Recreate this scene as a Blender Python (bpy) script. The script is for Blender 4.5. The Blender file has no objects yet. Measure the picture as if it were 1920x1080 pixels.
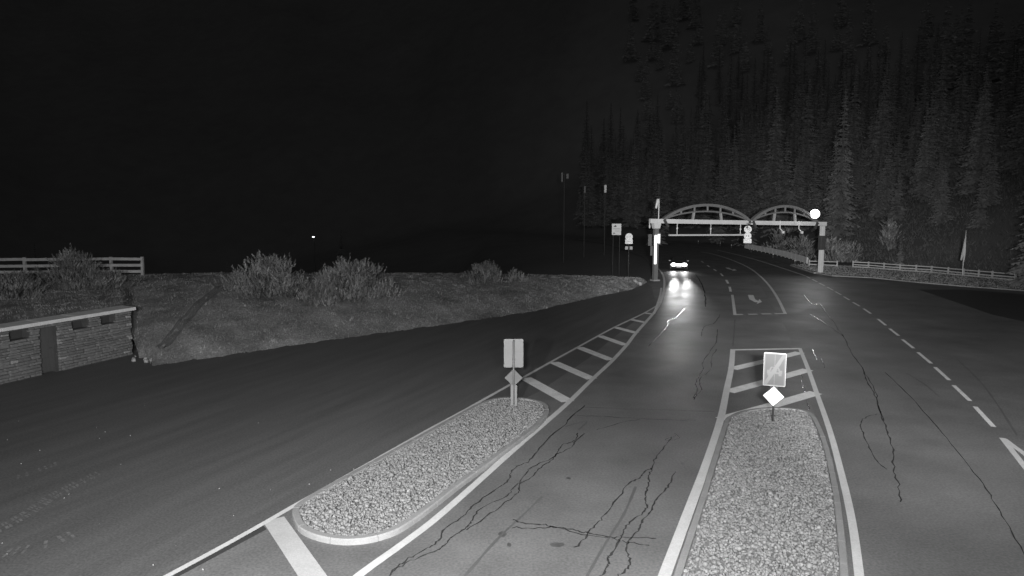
import bpy, bmesh, math, random
import numpy as np
from mathutils import Vector, Matrix
from mathutils.geometry import tessellate_polygon

random.seed(7)
RNG = np.random.default_rng(11)
SC = bpy.context.scene
COL = SC.collection
R = math.radians

# ------------------------------------------------------------------ camera
CAM_H, FOC, HOR = 6.8, 1300.0, 393.0
PITCH = math.atan((540.0 - HOR) / FOC)
cam = bpy.data.cameras.new('camera')
cam.sensor_width = 36.0
cam.lens = 36.0 * FOC / 1920.0
cam.clip_start = 0.1
cam.clip_end = 6000.0
camo = bpy.data.objects.new('camera', cam)
camo.location = (0, 0, CAM_H)
camo.rotation_euler = (math.pi / 2 - PITCH, 0, 0)
COL.objects.link(camo)
SC.camera = camo

# ------------------------------------------------------------------ world: night sky, grey as the night camera sees it
world = bpy.data.worlds.new('World')
SC.world = world
world.use_nodes = True
nt = world.node_tree
bg = nt.nodes['Background']
sky = nt.nodes.new('ShaderNodeTexSky')
sky.sky_type = 'NISHITA'
sky.sun_disc = False
sky.sun_elevation = R(35)
sky.sun_rotation = R(200)
bw = nt.nodes.new('ShaderNodeRGBToBW')
nt.links.new(sky.outputs[0], bw.inputs[0])
nt.links.new(bw.outputs[0], bg.inputs[0])
bg.inputs[1].default_value = 0.0145

# moonlight, very faint
sl = bpy.data.lights.new('moon', 'SUN')
sl.energy = 0.008
sl.angle = R(0.5)
so = bpy.data.objects.new('moon', sl)
so.rotation_euler = (R(55), 0, R(20))
COL.objects.link(so)

# the station's floodlights (beside the camera, on the toll building)
def spot(name, loc, aim, power, cone, blend, radius):
    l = bpy.data.lights.new(name, 'SPOT')
    l.energy = power
    l.spot_size = R(cone)
    l.spot_blend = blend
    l.shadow_soft_size = radius
    o = bpy.data.objects.new(name, l)
    o.location = loc
    d = Vector(aim) - Vector(loc)
    o.rotation_euler = d.to_track_quat('-Z', 'Y').to_euler()
    COL.objects.link(o)
    return o
spot('floodlight_wide', (1.5, -0.6, 6.9), (18.0, 30, 0), 6500, 112, 1.0, 0.3)
spot('floodlight_far', (1.8, -0.6, 7.1), (31, 56, -2), 52000, 33, 1.0, 0.25)
spot('floodlight_wide', (-0.6, -1.0, 7.3), (4, 29, 0), 26500, 112, 1.0, 0.3)
spot('floodlight_wide', (-3.2, -1.0, 6.9), (-15.0, 25, 0), 16500, 120, 1.0, 0.25)
spot('floodlight_far', (1.0, -0.6, 7.2), (21, 66, 12), 155000, 42, 1.0, 0.25)

SC.view_settings.view_transform = 'Standard'
SC.view_settings.look = 'None'
SC.view_settings.gamma = 1.0
SC.view_settings.use_curve_mapping = False
SC.view_settings.exposure = 0.0
SC.cycles.max_bounces = 6
SC.cycles.diffuse_bounces = 2
SC.cycles.glossy_bounces = 5
SC.cycles.sample_clamp_indirect = 6.0
SC.cycles.use_denoising = True

# ------------------------------------------------------------------ helpers
CP, SP = math.cos(PITCH), math.sin(PITCH)
def ray(px, py):
    u, v = px - 960.0, 540.0 - py
    return Vector((u, FOC * CP + v * SP, v * CP - FOC * SP))
def at(px, py, z=0.0):                 # survey point: where the sight line meets the level z
    d = ray(px, py)
    t = (z - CAM_H) / d.z
    return Vector((d.x * t, d.y * t, z))
def atY(px, py, Y):
    d = ray(px, py)
    t = Y / d.y
    return Vector((d.x * t, Y, CAM_H + d.z * t))

class MB:
    def __init__(s):
        s.v, s.f, s.m = [], [], []
    def add(s, vs, fs, mi=0):
        o = len(s.v)
        s.v += [tuple(p) for p in vs]
        s.f += [tuple(i + o for i in f) for f in fs]
        s.m += [mi] * len(fs)
    def box(s, c, size, M=None, mi=0, taper=1.0):
        x, y, z = (d / 2 for d in size)
        vs = []
        for k, sz in enumerate((-z, z)):
            q = 1.0 if k == 0 else taper
            vs += [Vector((-x * q, -y * q, sz)), Vector((x * q, -y * q, sz)), Vector((x * q, y * q, sz)), Vector((-x * q, y * q, sz))]
        if M is not None:
            vs = [M @ p for p in vs]
        vs = [p + Vector(c) for p in vs]
        s.add(vs, [(3, 2, 1, 0), (4, 5, 6, 7), (0, 1, 5, 4), (1, 2, 6, 5), (2, 3, 7, 6), (3, 0, 4, 7)], mi)
    def bar(s, a, b, w, h, up=(0, 0, 1), mi=0):
        a, b = Vector(a), Vector(b)
        d = (b - a)
        L = d.length
        d.normalize()
        u = Vector(up)
        sd = d.cross(u)
        if sd.length < 1e-4:
            u = Vector((0, 1, 0)); sd = d.cross(u)
        sd.normalize()
        u = sd.cross(d)
        M = Matrix((sd, d, u)).transposed()
        s.box((a + b) / 2, (w, L, h), M, mi)
    def tube(s, pts, rad, n=10, caps=True, mi=0):
        pts = [Vector(p) for p in pts]
        rs = rad if isinstance(rad, (list, tuple)) else [rad] * len(pts)
        rings = []
        for i, p in enumerate(pts):
            d = (pts[min(i + 1, len(pts) - 1)] - pts[max(i - 1, 0)]).normalized()
            a = Vector((1, 0, 0)) if abs(d.x) < 0.9 else Vector((0, 1, 0))
            u = d.cross(a).normalized(); w = d.cross(u)
            rings.append([p + (u * math.cos(2 * math.pi * k / n) + w * math.sin(2 * math.pi * k / n)) * rs[i] for k in range(n)])
        vs = [q for r_ in rings for q in r_]
        fs = []
        for i in range(len(pts) - 1):
            for k in range(n):
                fs.append((i * n + k, i * n + (k + 1) % n, (i + 1) * n + (k + 1) % n, (i + 1) * n + k))
        if caps:
            fs.append(tuple(range(n - 1, -1, -1)))
            fs.append(tuple((len(pts) - 1) * n + k for k in range(n)))
        s.add(vs, fs, mi)
    def prism(s, poly, z0, z1, mi=0):      # polygon in xy, extruded in z
        n = len(poly)
        vs = [(p[0], p[1], z0) for p in poly] + [(p[0], p[1], z1) for p in poly]
        fs = [tuple(range(n - 1, -1, -1)), tuple(range(n, 2 * n))]
        fs += [(i, (i + 1) % n, n + (i + 1) % n, n + i) for i in range(n)]
        s.add(vs, fs, mi)
    def build(s, name, mats, parent=None, smooth=False, origin=None, bevel=0.0):
        me = bpy.data.meshes.new(name)
        o_ = Vector(origin) if origin is not None else Vector((0, 0, 0))
        me.from_pydata([tuple(Vector(p) - o_) for p in s.v], [], s.f)
        for m in (mats if isinstance(mats, (list, tuple)) else [mats]):
            me.materials.append(m)
        if any(s.m):
            me.polygons.foreach_set('material_index', s.m)
        if smooth:
            me.polygons.foreach_set('use_smooth', [True] * len(me.polygons))
        me.update()
        return link(name, me, parent, o_, bevel)

def link(name, me, parent=None, loc=(0, 0, 0), bevel=0.0):
    o = bpy.data.objects.new(name, me)
    COL.objects.link(o)
    o.location = loc
    if parent is not None:
        o.parent = parent
    if bevel:
        b = o.modifiers.new('bevel', 'BEVEL')
        b.width = bevel; b.segments = 2; b.limit_method = 'ANGLE'
    return o
def np_mesh(name, V, F, mats, parent=None, tone=None, loc=(0, 0, 0)):
    me = bpy.data.meshes.new(name)
    V = np.asarray(V, dtype=np.float32); F = np.asarray(F, dtype=np.int32)
    k = F.shape[1]
    me.vertices.add(len(V)); me.vertices.foreach_set('co', V.ravel())
    me.loops.add(F.size); me.loops.foreach_set('vertex_index', F.ravel())
    me.polygons.add(len(F))
    me.polygons.foreach_set('loop_start', np.arange(0, F.size, k, dtype=np.int32))
    me.polygons.foreach_set('loop_total', np.full(len(F), k, dtype=np.int32))
    me.update(calc_edges=True)
    if tone is not None:
        a = me.attributes.new('tone', 'FLOAT', 'POINT')
        a.data.foreach_set('value', np.asarray(tone, dtype=np.float32))
    for m in (mats if isinstance(mats, (list, tuple)) else [mats]):
        me.materials.append(m)
    return link(name, me, parent, loc)
def tag(o, label=None, cat=None, group=None, kind=None):
    if label: o['label'] = label
    if cat: o['category'] = cat
    if group: o['group'] = group
    if kind: o['kind'] = kind
    return o
def empty(name, loc, label, cat, group=None, rz=0.0):
    o = bpy.data.objects.new(name, None)
    COL.objects.link(o)
    o.location = loc
    o.rotation_euler = (0, 0, rz)
    return tag(o, label, cat, group)
def copy_tree(o, parent=None):
    c = o.copy(); COL.objects.link(c)
    if parent is not None: c.parent = parent
    for ch in o.children:
        copy_tree(ch, c)
    return c

def smooth_line(pts, n=6, closed=False):
    P = [Vector(p) for p in pts]
    out = []
    N = len(P)
    segs = N if closed else N - 1
    for i in range(segs):
        if closed:
            a, b, c, d = P[(i - 1) % N], P[i], P[(i + 1) % N], P[(i + 2) % N]
        else:
            a, b, c, d = P[max(i - 1, 0)], P[i], P[i + 1], P[min(i + 2, N - 1)]
        for k in range(n):
            t = k / n
            out.append(0.5 * ((2 * b) + (c - a) * t + (2 * a - 5 * b + 4 * c - d) * t * t + (3 * b - a - 3 * c + d) * t ** 3))
    if not closed:
        out.append(P[-1])
    return out

# ------------------------------------------------------------------ materials (the night camera records grey only)
def mat(name, alb, rough=0.7, var=0.15, scale=3.0, fine=0.0, fscale=60.0, bump=0.0, spec=0.4, metal=0.0,
        tone=False, stretch=None, rvar=0.0, rz=0.0, rmin=0.03):
    m = bpy.data.materials.new(name)
    m.use_nodes = True
    t = m.node_tree
    p = t.nodes['Principled BSDF']
    p.inputs['Roughness'].default_value = rough
    p.inputs['Specular IOR Level'].default_value = spec
    p.inputs['Metallic'].default_value = metal
    N, L = t.nodes.new, t.links.new
    co = N('ShaderNodeTexCoord')
    mp = N('ShaderNodeMapping')
    L(co.outputs['Object'], mp.inputs['Vector'])
    if stretch:
        mp.vector_type = 'TEXTURE'
        mp.inputs['Scale'].default_value = stretch
        mp.inputs['Rotation'].default_value = (0, 0, rz)
    n1 = N('ShaderNodeTexNoise')
    n1.inputs['Scale'].default_value = scale
    n1.inputs['Detail'].default_value = 6
    n1.inputs['Roughness'].default_value = 0.62
    L(mp.outputs[0], n1.inputs['Vector'])
    mr = N('ShaderNodeMapRange')
    mr.inputs['From Min'].default_value = 0.25; mr.inputs['From Max'].default_value = 0.75
    mr.inputs['To Min'].default_value = alb * (1 - var); mr.inputs['To Max'].default_value = alb * (1 + var)
    L(n1.outputs['Fac'], mr.inputs['Value'])
    out = mr.outputs[0]
    if fine:
        n2 = N('ShaderNodeTexNoise')
        n2.inputs['Scale'].default_value = fscale
        n2.inputs['Detail'].default_value = 3
        L(co.outputs['Object'], n2.inputs['Vector'])
        m2 = N('ShaderNodeMapRange')
        m2.inputs['From Min'].default_value = 0.3; m2.inputs['From Max'].default_value = 0.7
        m2.inputs['To Min'].default_value = 1 - fine; m2.inputs['To Max'].default_value = 1 + fine
        L(n2.outputs['Fac'], m2.inputs['Value'])
        mm = N('ShaderNodeMath'); mm.operation = 'MULTIPLY'
        L(out, mm.inputs[0]); L(m2.outputs[0], mm.inputs[1])
        out = mm.outputs[0]
    if tone:
        at_ = N('ShaderNodeAttribute'); at_.attribute_name = 'tone'
        mm = N('ShaderNodeMath'); mm.operation = 'MULTIPLY'
        L(out, mm.inputs[0]); L(at_.outputs['Fac'], mm.inputs[1])
        out = mm.outputs[0]
    L(out, p.inputs['Base Color'])
    if rvar:
        mr2 = N('ShaderNodeMapRange')
        mr2.inputs['From Min'].default_value = 0.3; mr2.inputs['From Max'].default_value = 0.7
        mr2.inputs['To Min'].default_value = rough - rvar; mr2.inputs['To Max'].default_value = rough + rvar
        n3 = N('ShaderNodeTexNoise'); n3.inputs['Scale'].default_value = 0.45; n3.inputs['Detail'].default_value = 5
        L(co.outputs['Object'], n3.inputs['Vector'])
        L(n3.outputs['Fac'], mr2.inputs['Value'])
        L(mr2.outputs[0], p.inputs['Roughness'])
    if bump:
        n4 = N('ShaderNodeTexNoise'); n4.inputs['Scale'].default_value = fscale; n4.inputs['Detail'].default_value = 4
        L(co.outputs['Object'], n4.inputs['Vector'])
        b = N('ShaderNodeBump'); b.inputs['Strength'].default_value = bump; b.inputs['Distance'].default_value = 0.02
        L(n4.outputs['Fac'], b.inputs['Height']); L(b.outputs[0], p.inputs['Normal'])
    return m
def emit(name, strength):
    m = bpy.data.materials.new(name); m.use_nodes = True
    t = m.node_tree
    p = t.nodes['Principled BSDF']
    p.inputs['Base Color'].default_value = (0.8, 0.8, 0.8, 1)
    p.inputs['Emission Color'].default_value = (1, 1, 1, 1)
    p.inputs['Emission Strength'].default_value = strength
    return m

M = {}
M['asphalt'] = mat('asphalt_worn', 0.145, 0.56, 0.3, 0.35, 0.22, 18, spec=0.25, rvar=0.07)
M['asphalt_right'] = mat('asphalt_lane', 0.14, 0.56, 0.28, 0.3, 0.22, 18, spec=0.25, rvar=0.07)
M['asphalt_lot'] = mat('asphalt_lot', 0.112, 0.6, 0.2, 1.0, 0.24, 20, spec=0.3, stretch=(7, 0.7, 1), rz=R(66))
M['asphalt_new'] = mat('asphalt_new', 0.05, 0.6, 0.12, 0.6, 0.15, 40, spec=0.3)
M['asphalt_hatch'] = mat('asphalt_hatch', 0.10, 0.6, 0.14, 0.6, 0.15, 40, spec=0.3)
M['tar'] = mat('tar', 0.05, 0.27, 0.2, 2.0, spec=0.8)
M['stain'] = mat('oil_stain', 0.08, 0.5, 0.3, 5.0, spec=0.4)
M['paint_near'] = mat('road_paint_near_dim', 0.42, 0.6, 0.10, 1.2, 0.10, 30, spec=0.3)  # same paint, darkened to offset the strong light on the nearest stripe
M['paint'] = mat('road_paint', 0.53, 0.6, 0.10, 1.2, 0.10, 30, spec=0.3)
M['paint_far'] = mat('road_paint_far_bright', 0.64, 0.65, 0.16, 2.5, 0.16, 30, spec=0.3)  # lightened: light sent back by glass beads is put into the colour
M['dust'] = mat('dry_mud', 0.155, 0.9, 0.35, 6.0, spec=0.1)
M['kerb'] = mat('kerb_concrete', 0.24, 0.85, 0.14, 2.0, 0.12, 40, bump=0.3)
M['gravel'] = mat('gravel_stone', 0.17, 0.85, 0.10, 8.0, tone=True)
M['earth'] = mat('gravel_earth', 0.16, 0.95, 0.3, 8.0, bump=0.5, fscale=20)
M['grass'] = mat('grass_soil', 0.20, 0.95, 0.5, 0.45, 0.3, 9, bump=0.8, spec=0.1)
M['blade'] = mat('grass_blade', 0.27, 0.8, 0.4, 0.45, spec=0.2, tone=True)
M['leaf'] = mat('shrub_needles', 0.18, 0.8, 0.2, 1.0, spec=0.2, tone=True)
M['spruce'] = mat('spruce_needles', 0.205, 0.9, 0.2, 0.3, spec=0.1, tone=True)
M['spruce_pale'] = mat('spruce_needles_lightened', 0.29, 0.9, 0.2, 0.3, spec=0.1, tone=True)  # spruce needles lightened so the weakly lit upper wood shows
M['bark'] = mat('bark', 0.08, 0.95, 0.3, 4.0, bump=0.5, spec=0.1)
M['hill'] = mat('mountain', 0.165, 0.95, 0.10, 0.02, 0.06, 0.15, spec=0.0)
M['wood'] = mat('weathered_wood', 0.36, 0.9, 0.2, 3.0, 0.15, 25, spec=0.15)
M['steel'] = mat('galvanised_steel', 0.52, 0.55, 0.10, 1.5, 0.06, 12, spec=0.5)
M['steel_dark'] = mat('painted_steel_dark', 0.05, 0.5, 0.15, 2.0, spec=0.4)
M['steel_mid'] = mat('painted_steel_arch', 0.135, 0.6, 0.12, 1.5, spec=0.3)
M['steel_mid2'] = mat('painted_steel_strut', 0.3, 0.6, 0.12, 1.5, spec=0.3)
M['barrier'] = mat('barrier_board', 0.72, 0.8, 0.1, 2.0, 0.1, 20, spec=0.2)
M['leaf_meadow'] = mat('meadow_stalks', 0.11, 0.85, 0.3, 0.3, spec=0.1, tone=True)
M['leaf_dim'] = mat('bush_leaves', 0.22, 0.85, 0.2, 1.0, spec=0.1, tone=True)
M['alu'] = mat('sign_back_aluminium', 0.17, 0.55, 0.06, 2.0, 0.04, 18, spec=0.4)
M['sign_grey'] = mat('sign_back_grey', 0.115, 0.55, 0.08, 2.0, 0.04, 18, spec=0.4)
M['white'] = mat('white_plate', 0.5, 0.6, 0.05, 2.0)
M['grey_plate'] = mat('grey_plate', 0.30, 0.6, 0.1, 2.0)
M['black'] = mat('black_print', 0.05, 0.6, 0.1, 2.0)
M['concrete'] = mat('coping_concrete', 0.6, 0.85, 0.12, 2.5, 0.12, 25, bump=0.3)
M['stone'] = mat('wall_stone', 0.17, 0.9, 0.35, 4.0, 0.2, 25, bump=0.5)
M['stone_pale'] = mat('wall_stone_pale', 0.30, 0.9, 0.25, 4.0, 0.2, 25, bump=0.5)
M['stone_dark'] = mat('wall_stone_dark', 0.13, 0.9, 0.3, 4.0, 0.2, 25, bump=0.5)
M['mortar'] = mat('wall_core', 0.07, 0.95, 0.2, 5.0)
M['door'] = mat('dark_door', 0.075, 0.7, 0.2, 1.5, stretch=(0.16, 0.16, 1.6))
M['car_paint'] = mat('car_paint', 0.05, 0.3, 0.05, 2.0, spec=0.5)
M['tyre'] = mat('tyre_rubber', 0.03, 0.85, 0.1, 5.0)
M['glass'] = mat('car_glass', 0.02, 0.08, 0.05, 2.0, spec=0.6)
M['cloth'] = mat('flag_cloth', 0.55, 0.85, 0.12, 3.0)
M['lamp'] = emit('lamp_glow', 8.0)
M['headlight'] = emit('headlight_glow', 8.0)
M['led'] = emit('led_strip', 1.6)
M['led_far'] = emit('distant_lamp', 3.0)
M['led_dim'] = emit('dim_lit_panel', 0.05)

# ------------------------------------------------------------------ terrain
HILL = np.array([(260, 10), (110, 46), (52, 68), (44, 84), (44, 119), (44, 140), (34, 162), (14, 195), (-15, 240), (-50, 330), (-90, 520)], float)
CRESTW = [at(-250, 520, 2.9), at(0, 517, 2.75), at(270, 515, 2.7), at(420, 512, 2.6), at(700, 512, 2.2), at(860, 513, 1.8), at(1000, 515, 1.4), at(1130, 518, 0.9), at(1200, 521, 0.45)]
VAL = np.array([(-300, 44)] + [(p.x, p.y) for p in CRESTW] + [(15.5, 78), (17, 92), (17, 130), (8, 170), (-20, 225), (-60, 330), (-100, 520)], float)
def sdist(P, poly, side):
    best = np.full(len(P), 1e9); sg = np.zeros(len(P))
    for a, b in zip(poly[:-1], poly[1:]):
        d = b - a
        t = np.clip(((P - a) @ d) / (d @ d), 0, 1)
        q = a + t[:, None] * d
        r = np.hypot(*(P - q).T)
        c = d[0] * (P[:, 1] - a[1]) - d[1] * (P[:, 0] - a[0])
        k = r < best - 1e-6
        best = np.where(k, r, best); sg = np.where(k, np.sign(c), sg)
    return best * sg * side
def terrain(x, y):
    P = np.stack([np.asarray(x, float), np.asarray(y, float)], 1)
    dh = sdist(P, HILL, -1.0)
    dv = sdist(P, VAL, 1.0)
    h = np.full(len(P), -0.06)
    h = np.where(dh > 2, -0.06 + 0.42 * (dh - 2) + 0.6 * np.sin(P[:, 0] * 0.11 + P[:, 1] * 0.07) * np.clip((dh - 2) / 20, 0, 1), h)
    h = np.where((dv > 0) & (dh <= 2), np.maximum(-0.06 - np.where(P[:, 0] > -8, 0.12, 0.24) * dv, -22), h)
    r = np.hypot(P[:, 0], P[:, 1]); a = np.arctan2(P[:, 0], P[:, 1])
    mt = np.clip(r - 260, 0, None) * (0.62 + 0.08 * np.sin(a * 5 + 1) + 0.05 * np.sin(a * 13)) + np.clip(r - 260, 0, 300) / 300 * (5 * np.sin(a * 31 + r * 0.012) + 2.5 * np.sin(a * 71 - r * 0.03))
    h = np.where(r > 260, np.maximum(h, np.minimum(h, 60) + mt), h)
    return h
def build_ground():
    rad = [0.0]
    r = 6.0
    while r < 2600:
        rad.append(r); r *= 1.042
    nA = 300
    ang = np.linspace(-math.pi, math.pi, nA, endpoint=False)
    rr, aa = np.meshgrid(np.array(rad[1:]), ang, indexing='ij')
    X, Y = (rr * np.sin(aa)).ravel(), (rr * np.cos(aa)).ravel()
    Z = terrain(X, Y)
    V = np.stack([X, Y, Z], 1)
    nr = len(rad) - 1
    i = np.arange(nr - 1)[:, None]; k = np.arange(nA)[None, :]
    F = np.stack([i * nA + k, i * nA + (k + 1) % nA, (i + 1) * nA + (k + 1) % nA, (i + 1) * nA + k], -1).reshape(-1, 4)
    V = np.vstack([V, [[0, 0, -0.06]]])
    o = np_mesh('ground', V, F, M['hill'])
    o.data.polygons.foreach_set('use_smooth', [True] * len(o.data.polygons))
    return tag(o, 'dark mountain valley floor and slopes around the road', 'ground', kind='structure')
build_ground()

def sheet(name, pts, z, m, parent=None, kind=None):
    P = [Vector((p[0], p[1], z)) for p in pts]
    tris = tessellate_polygon([[Vector((p.x, p.y, 0)) for p in P]])
    tris = [t if (P[t[1]] - P[t[0]]).cross(P[t[2]] - P[t[0]]).z > 0 else t[::-1] for t in tris]
    me = bpy.data.meshes.new(name); me.from_pydata([tuple(p) for p in P], [], [tuple(t) for t in tris])
    me.materials.append(m)
    o = link(name, me, parent)
    if kind: o['kind'] = kind
    return o

# ------------------------------------------------------------------ the road
VERGE = [at(*p) for p in [(1990, 551), (1907, 545), (1804, 537.5), (1717, 530), (1635, 521.6), (1560, 518), (1530, 513), (1505, 505), (1483, 498), (1445, 486), (1403, 476), (1370, 469.5)]]
BANK = [at(*p) for p in [(-420, 800), (-60, 733), (248, 667), (290, 686), (400, 671), (600, 641), (800, 614), (1000, 585), (1100, 561), (1180, 545), (1212, 531)]]
far_r = [Vector((35.5, 128, 0)), Vector((34, 146, 0)), Vector((26, 168, 0))]
far_l = [Vector((14, 160, 0)), Vector((19, 138, 0)), Vector((19, 100, 0)), Vector((16.5, 80, 0)), at(1228, 506)]
ROADP = [Vector((-70, -20, 0)), Vector((95, -20, 0)), Vector((80, 40, 0))] + VERGE + far_r + far_l + BANK[::-1]
road = sheet('road', ROADP, 0.0, M['asphalt'], kind='structure')
tag(road, 'worn grey asphalt road with tar seams and white markings', 'road')

Z_PATCH, Z_STAIN, Z_TAR, Z_STR, Z_LINE = 0.004, 0.007, 0.010, 0.0125, 0.0155
LL = [(230, 1125), (316, 1080), (420, 1024), (500, 979), (550, 950), (666.7, 884), (800, 808.5), (860, 776), (951, 725), (1044, 673), (1084, 651), (1151, 614.5), (1206.7, 588), (1234, 572)]
RL = [(590, 1150), (674.7, 1078.7), (760, 1017), (833, 960), (956.7, 850), (1020, 795.5), (1064, 757), (1111, 711), (1146.7, 678), (1175.5, 646.7), (1193, 624), (1226, 587), (1238, 568), (1244.5, 545), (1245.5, 527), (1241.7, 513), (1234, 504)]
# parking area of dark asphalt left of the left line
lot = [Vector((-70, -19, 0)), at(60, 1240)] + [at(x - 3, y) for x, y in LL] + [at(1228, 562), at(1222, 538)] + [Vector((p.x, p.y, 0)) for p in BANK[::-1]]
sheet('parking_area', lot, Z_PATCH, M['asphalt_lot'], road)
# the right-hand lane and forecourt
rl = [at(1625, 1150), at(1592, 1080)] + [at(*p) for p in [(1579, 976), (1560, 891), (1538, 809), (1515, 740), (1500, 690), (1486, 652), (1476, 620), (1458, 588), (1440, 560), (1424, 534), (1404, 513), (1385, 500), (1356, 487), (1325, 477)]]
rl += [at(1360, 473.5), at(1445, 489), at(1500, 508), at(1530, 516), at(1560, 520.5), at(1640, 525), at(1717, 533), at(1804, 541), at(1907, 549), at(1990, 556), Vector((79, 39, 0)), Vector((94, -19, 0)), Vector((9, -19, 0))]
sheet('forecourt', rl, Z_PATCH, M['asphalt_right'], road)
sheet('dark_asphalt_patch', [at(*p) for p in [(1722, 543), (1790, 566), (1860, 590), (1960, 612), (2100, 640), (2100, 570), (1907, 551), (1804, 543)]], Z_STAIN, M['asphalt_new'], road)
# new asphalt inside the hatched tip of the left island
sheet('dark_asphalt_patch', [at(*p) for p in [(975, 752), (1010, 735), (1105, 671), (1142, 640), (1180, 610), (1205, 591), (1150, 617), (1084, 654), (1044, 676), (953, 727), (900, 757)]], Z_STAIN, M['asphalt_hatch'], road)
sheet('dark_asphalt_patch', [at(*p) for p in [(330, 1084), (500, 993), (492, 984), (322, 1077)]], Z_STAIN, M['asphalt_new'], road)

def ribbon(pts, w, z, mb=None, taper=False, jitter=0.0):
    own = mb or MB()
    P = [Vector((p.x, p.y, z)) for p in pts]
    L, Rr = [], []
    n = len(P)
    for i, p in enumerate(P):
        d = (P[min(i + 1, n - 1)] - P[max(i - 1, 0)])
        d.z = 0; d.normalize()
        s = Vector((-d.y, d.x, 0))
        ww = w / 2
        if taper: ww *= 0.35 + 0.65 * math.sin(math.pi * min(1, max(0.0, (i + 0.5) / n)) ) ** 0.5
        if jitter: ww *= 1 + random.uniform(-jitter, jitter)
        L.append(p + s * ww); Rr.append(p - s * ww)
    own.add(L + Rr, [(n + i, n + i + 1, i + 1, i) for i in range(n - 1)])
    return own
def line(name, pts, w, z=Z_LINE, m='paint', n=4):
    P = [at(*p) for p in pts]
    if n > 1 and len(P) > 2: P = smooth_line(P, n)
    return ribbon(P, w, z).build(name, M[m], road)
line('lane_line', LL, 0.14)
line('lane_line', RL[:13], 0.19)
line('lane_line', RL[12:], 0.20, m='paint_far')
line('lane_line', [(1226, 589), (1233, 570), (1238, 553), (1240, 540)], 0.16, m='paint_far', z=Z_LINE + 0.003)
for a, b, w in [((985, 709), (1065, 753.5), 0.52), ((1038, 679.5), (1110, 711), 0.5), ((1085, 651.5), (1146.5, 675.5), 0.48),
                ((1124, 630), (1173.5, 647.5), 0.46), ((1154, 614), (1192.5, 624.5), 0.45), ((1184, 599.5), (1210, 605), 0.42), ((1208, 587), (1223, 589), 0.4)]:
    ribbon([at(*a), at((a[0] + b[0]) / 2, (a[1] + b[1]) / 2), at(*b)], w, Z_STR).build('hatch_stripe', M['paint_far'], road)
ribbon([at(513, 974), at(587, 1082), at(618, 1128)], 0.46, Z_STR).build('hatch_stripe', M['paint_near'], road)
# right island lines
RLL = [(1374, 655.5), (1371, 690), (1363, 729), (1351, 787), (1326, 866), (1291, 960), (1246, 1080), (1225, 1138)]
RRL = [(1499.5, 653.5), (1515.5, 693), (1531, 737), (1556, 809), (1578, 891), (1597, 976), (1611, 1080), (1616, 1130)]
line('lane_line', RLL, 0.23)
line('lane_line', RRL, 0.17)
line('lane_line', [(1371.5, 656.5), (1502, 654)], 0.26, Z_STR, 'paint_far', 1)
for a, b, w in [((1373, 692), (1500, 661), 0.5), ((1366, 735), (1515, 693.5), 0.5), ((1353, 787), (1530, 736.5), 0.52)]:
    ribbon([at(*a), at((a[0] + b[0]) / 2, (a[1] + b[1]) / 2 + 0.5), at(*b)], w, Z_STR - 0.0015).build('hatch_stripe', M['paint_far'], road)
# turning lane box
line('lane_line', [(1373, 553), (1375.5, 571), (1378, 591)], 0.2)
for a, b in [((1370, 547), (1368, 538)), ((1365.5, 532), (1361.5, 525)), ((1355.5, 518), (1351, 513)), ((1343, 508.5), (1338, 504.5)), ((1330.5, 501), (1326, 497.5)), ((1319, 492.5), (1315, 490))]:
    line('lane_dash', [a, b], 0.2, m='paint_far', n=1)
for a, b in [((1376, 590), (1393, 589.8)), ((1403, 589.5), (1420, 589.3)), ((1428, 589), (1446, 588.7)), ((1453, 588.5), (1474, 588.2))]:
    line('lane_dash', [a, b], 0.32, Z_STR, n=1)
line('lane_line', [(1472.5, 589), (1457, 557.5), (1440, 533), (1420, 513.5), (1400, 500), (1370, 487), (1340, 477.5), (1313, 472)], 0.2)
line('edge_line', [(1510, 517.5), (1503, 515), (1470, 504), (1437, 493.3), (1403, 483), (1370, 475), (1345, 469)], 0.2, m='paint_far')
for a, b in [((1512, 518.5), (1519, 522)), ((1523, 524), (1532, 528.5)), ((1536, 531), (1546, 536)), ((1551, 538.5), (1562, 544.5)), ((1566, 547), (1577, 553)), ((1582, 556.5), (1593, 563)),
             ((1599, 567), (1612, 574.5)), ((1619, 579), (1633, 588.5)), ((1646, 598.5), (1661, 610.5)), ((1668, 616.5), (1685, 630)), ((1692, 637), (1713, 653.5)), ((1721, 661), (1746, 682)),
             ((1753, 689), (1780, 713.5)), ((1788, 723), (1819, 752.5)), ((1828, 763), (1863, 801))]:
    line('edge_dash', [a, b], 0.15, m='paint_far', n=1)
vb = MB()
ribbon([at(1879, 822), at(1960, 925)], 0.16, Z_LINE, vb)
vb.build('edge_line', M['paint'], road)
ribbon([at(1882, 823), at(2010, 918)], 0.16, Z_LINE - 0.003).build('edge_line', M['paint'], road)
def arrow(pts, head, name='turn_arrow'):
    mb = ribbon([at(*p) for p in pts], 0.42, Z_LINE)
    mb.add([Vector((at(*p).x, at(*p).y, Z_LINE + 0.002)) for p in head], [(0, 1, 2)])
    mb.build(name, M['paint_far'], road)
arrow([(1407.5, 553.5), (1410.5, 561.5), (1421, 567)], [(1418.5, 570.5), (1428.5, 566.5), (1424, 561)])
arrow([(1363, 502), (1368, 504.7), (1374, 506)], [(1372, 508), (1382, 507.2), (1376, 504.3)])

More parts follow.
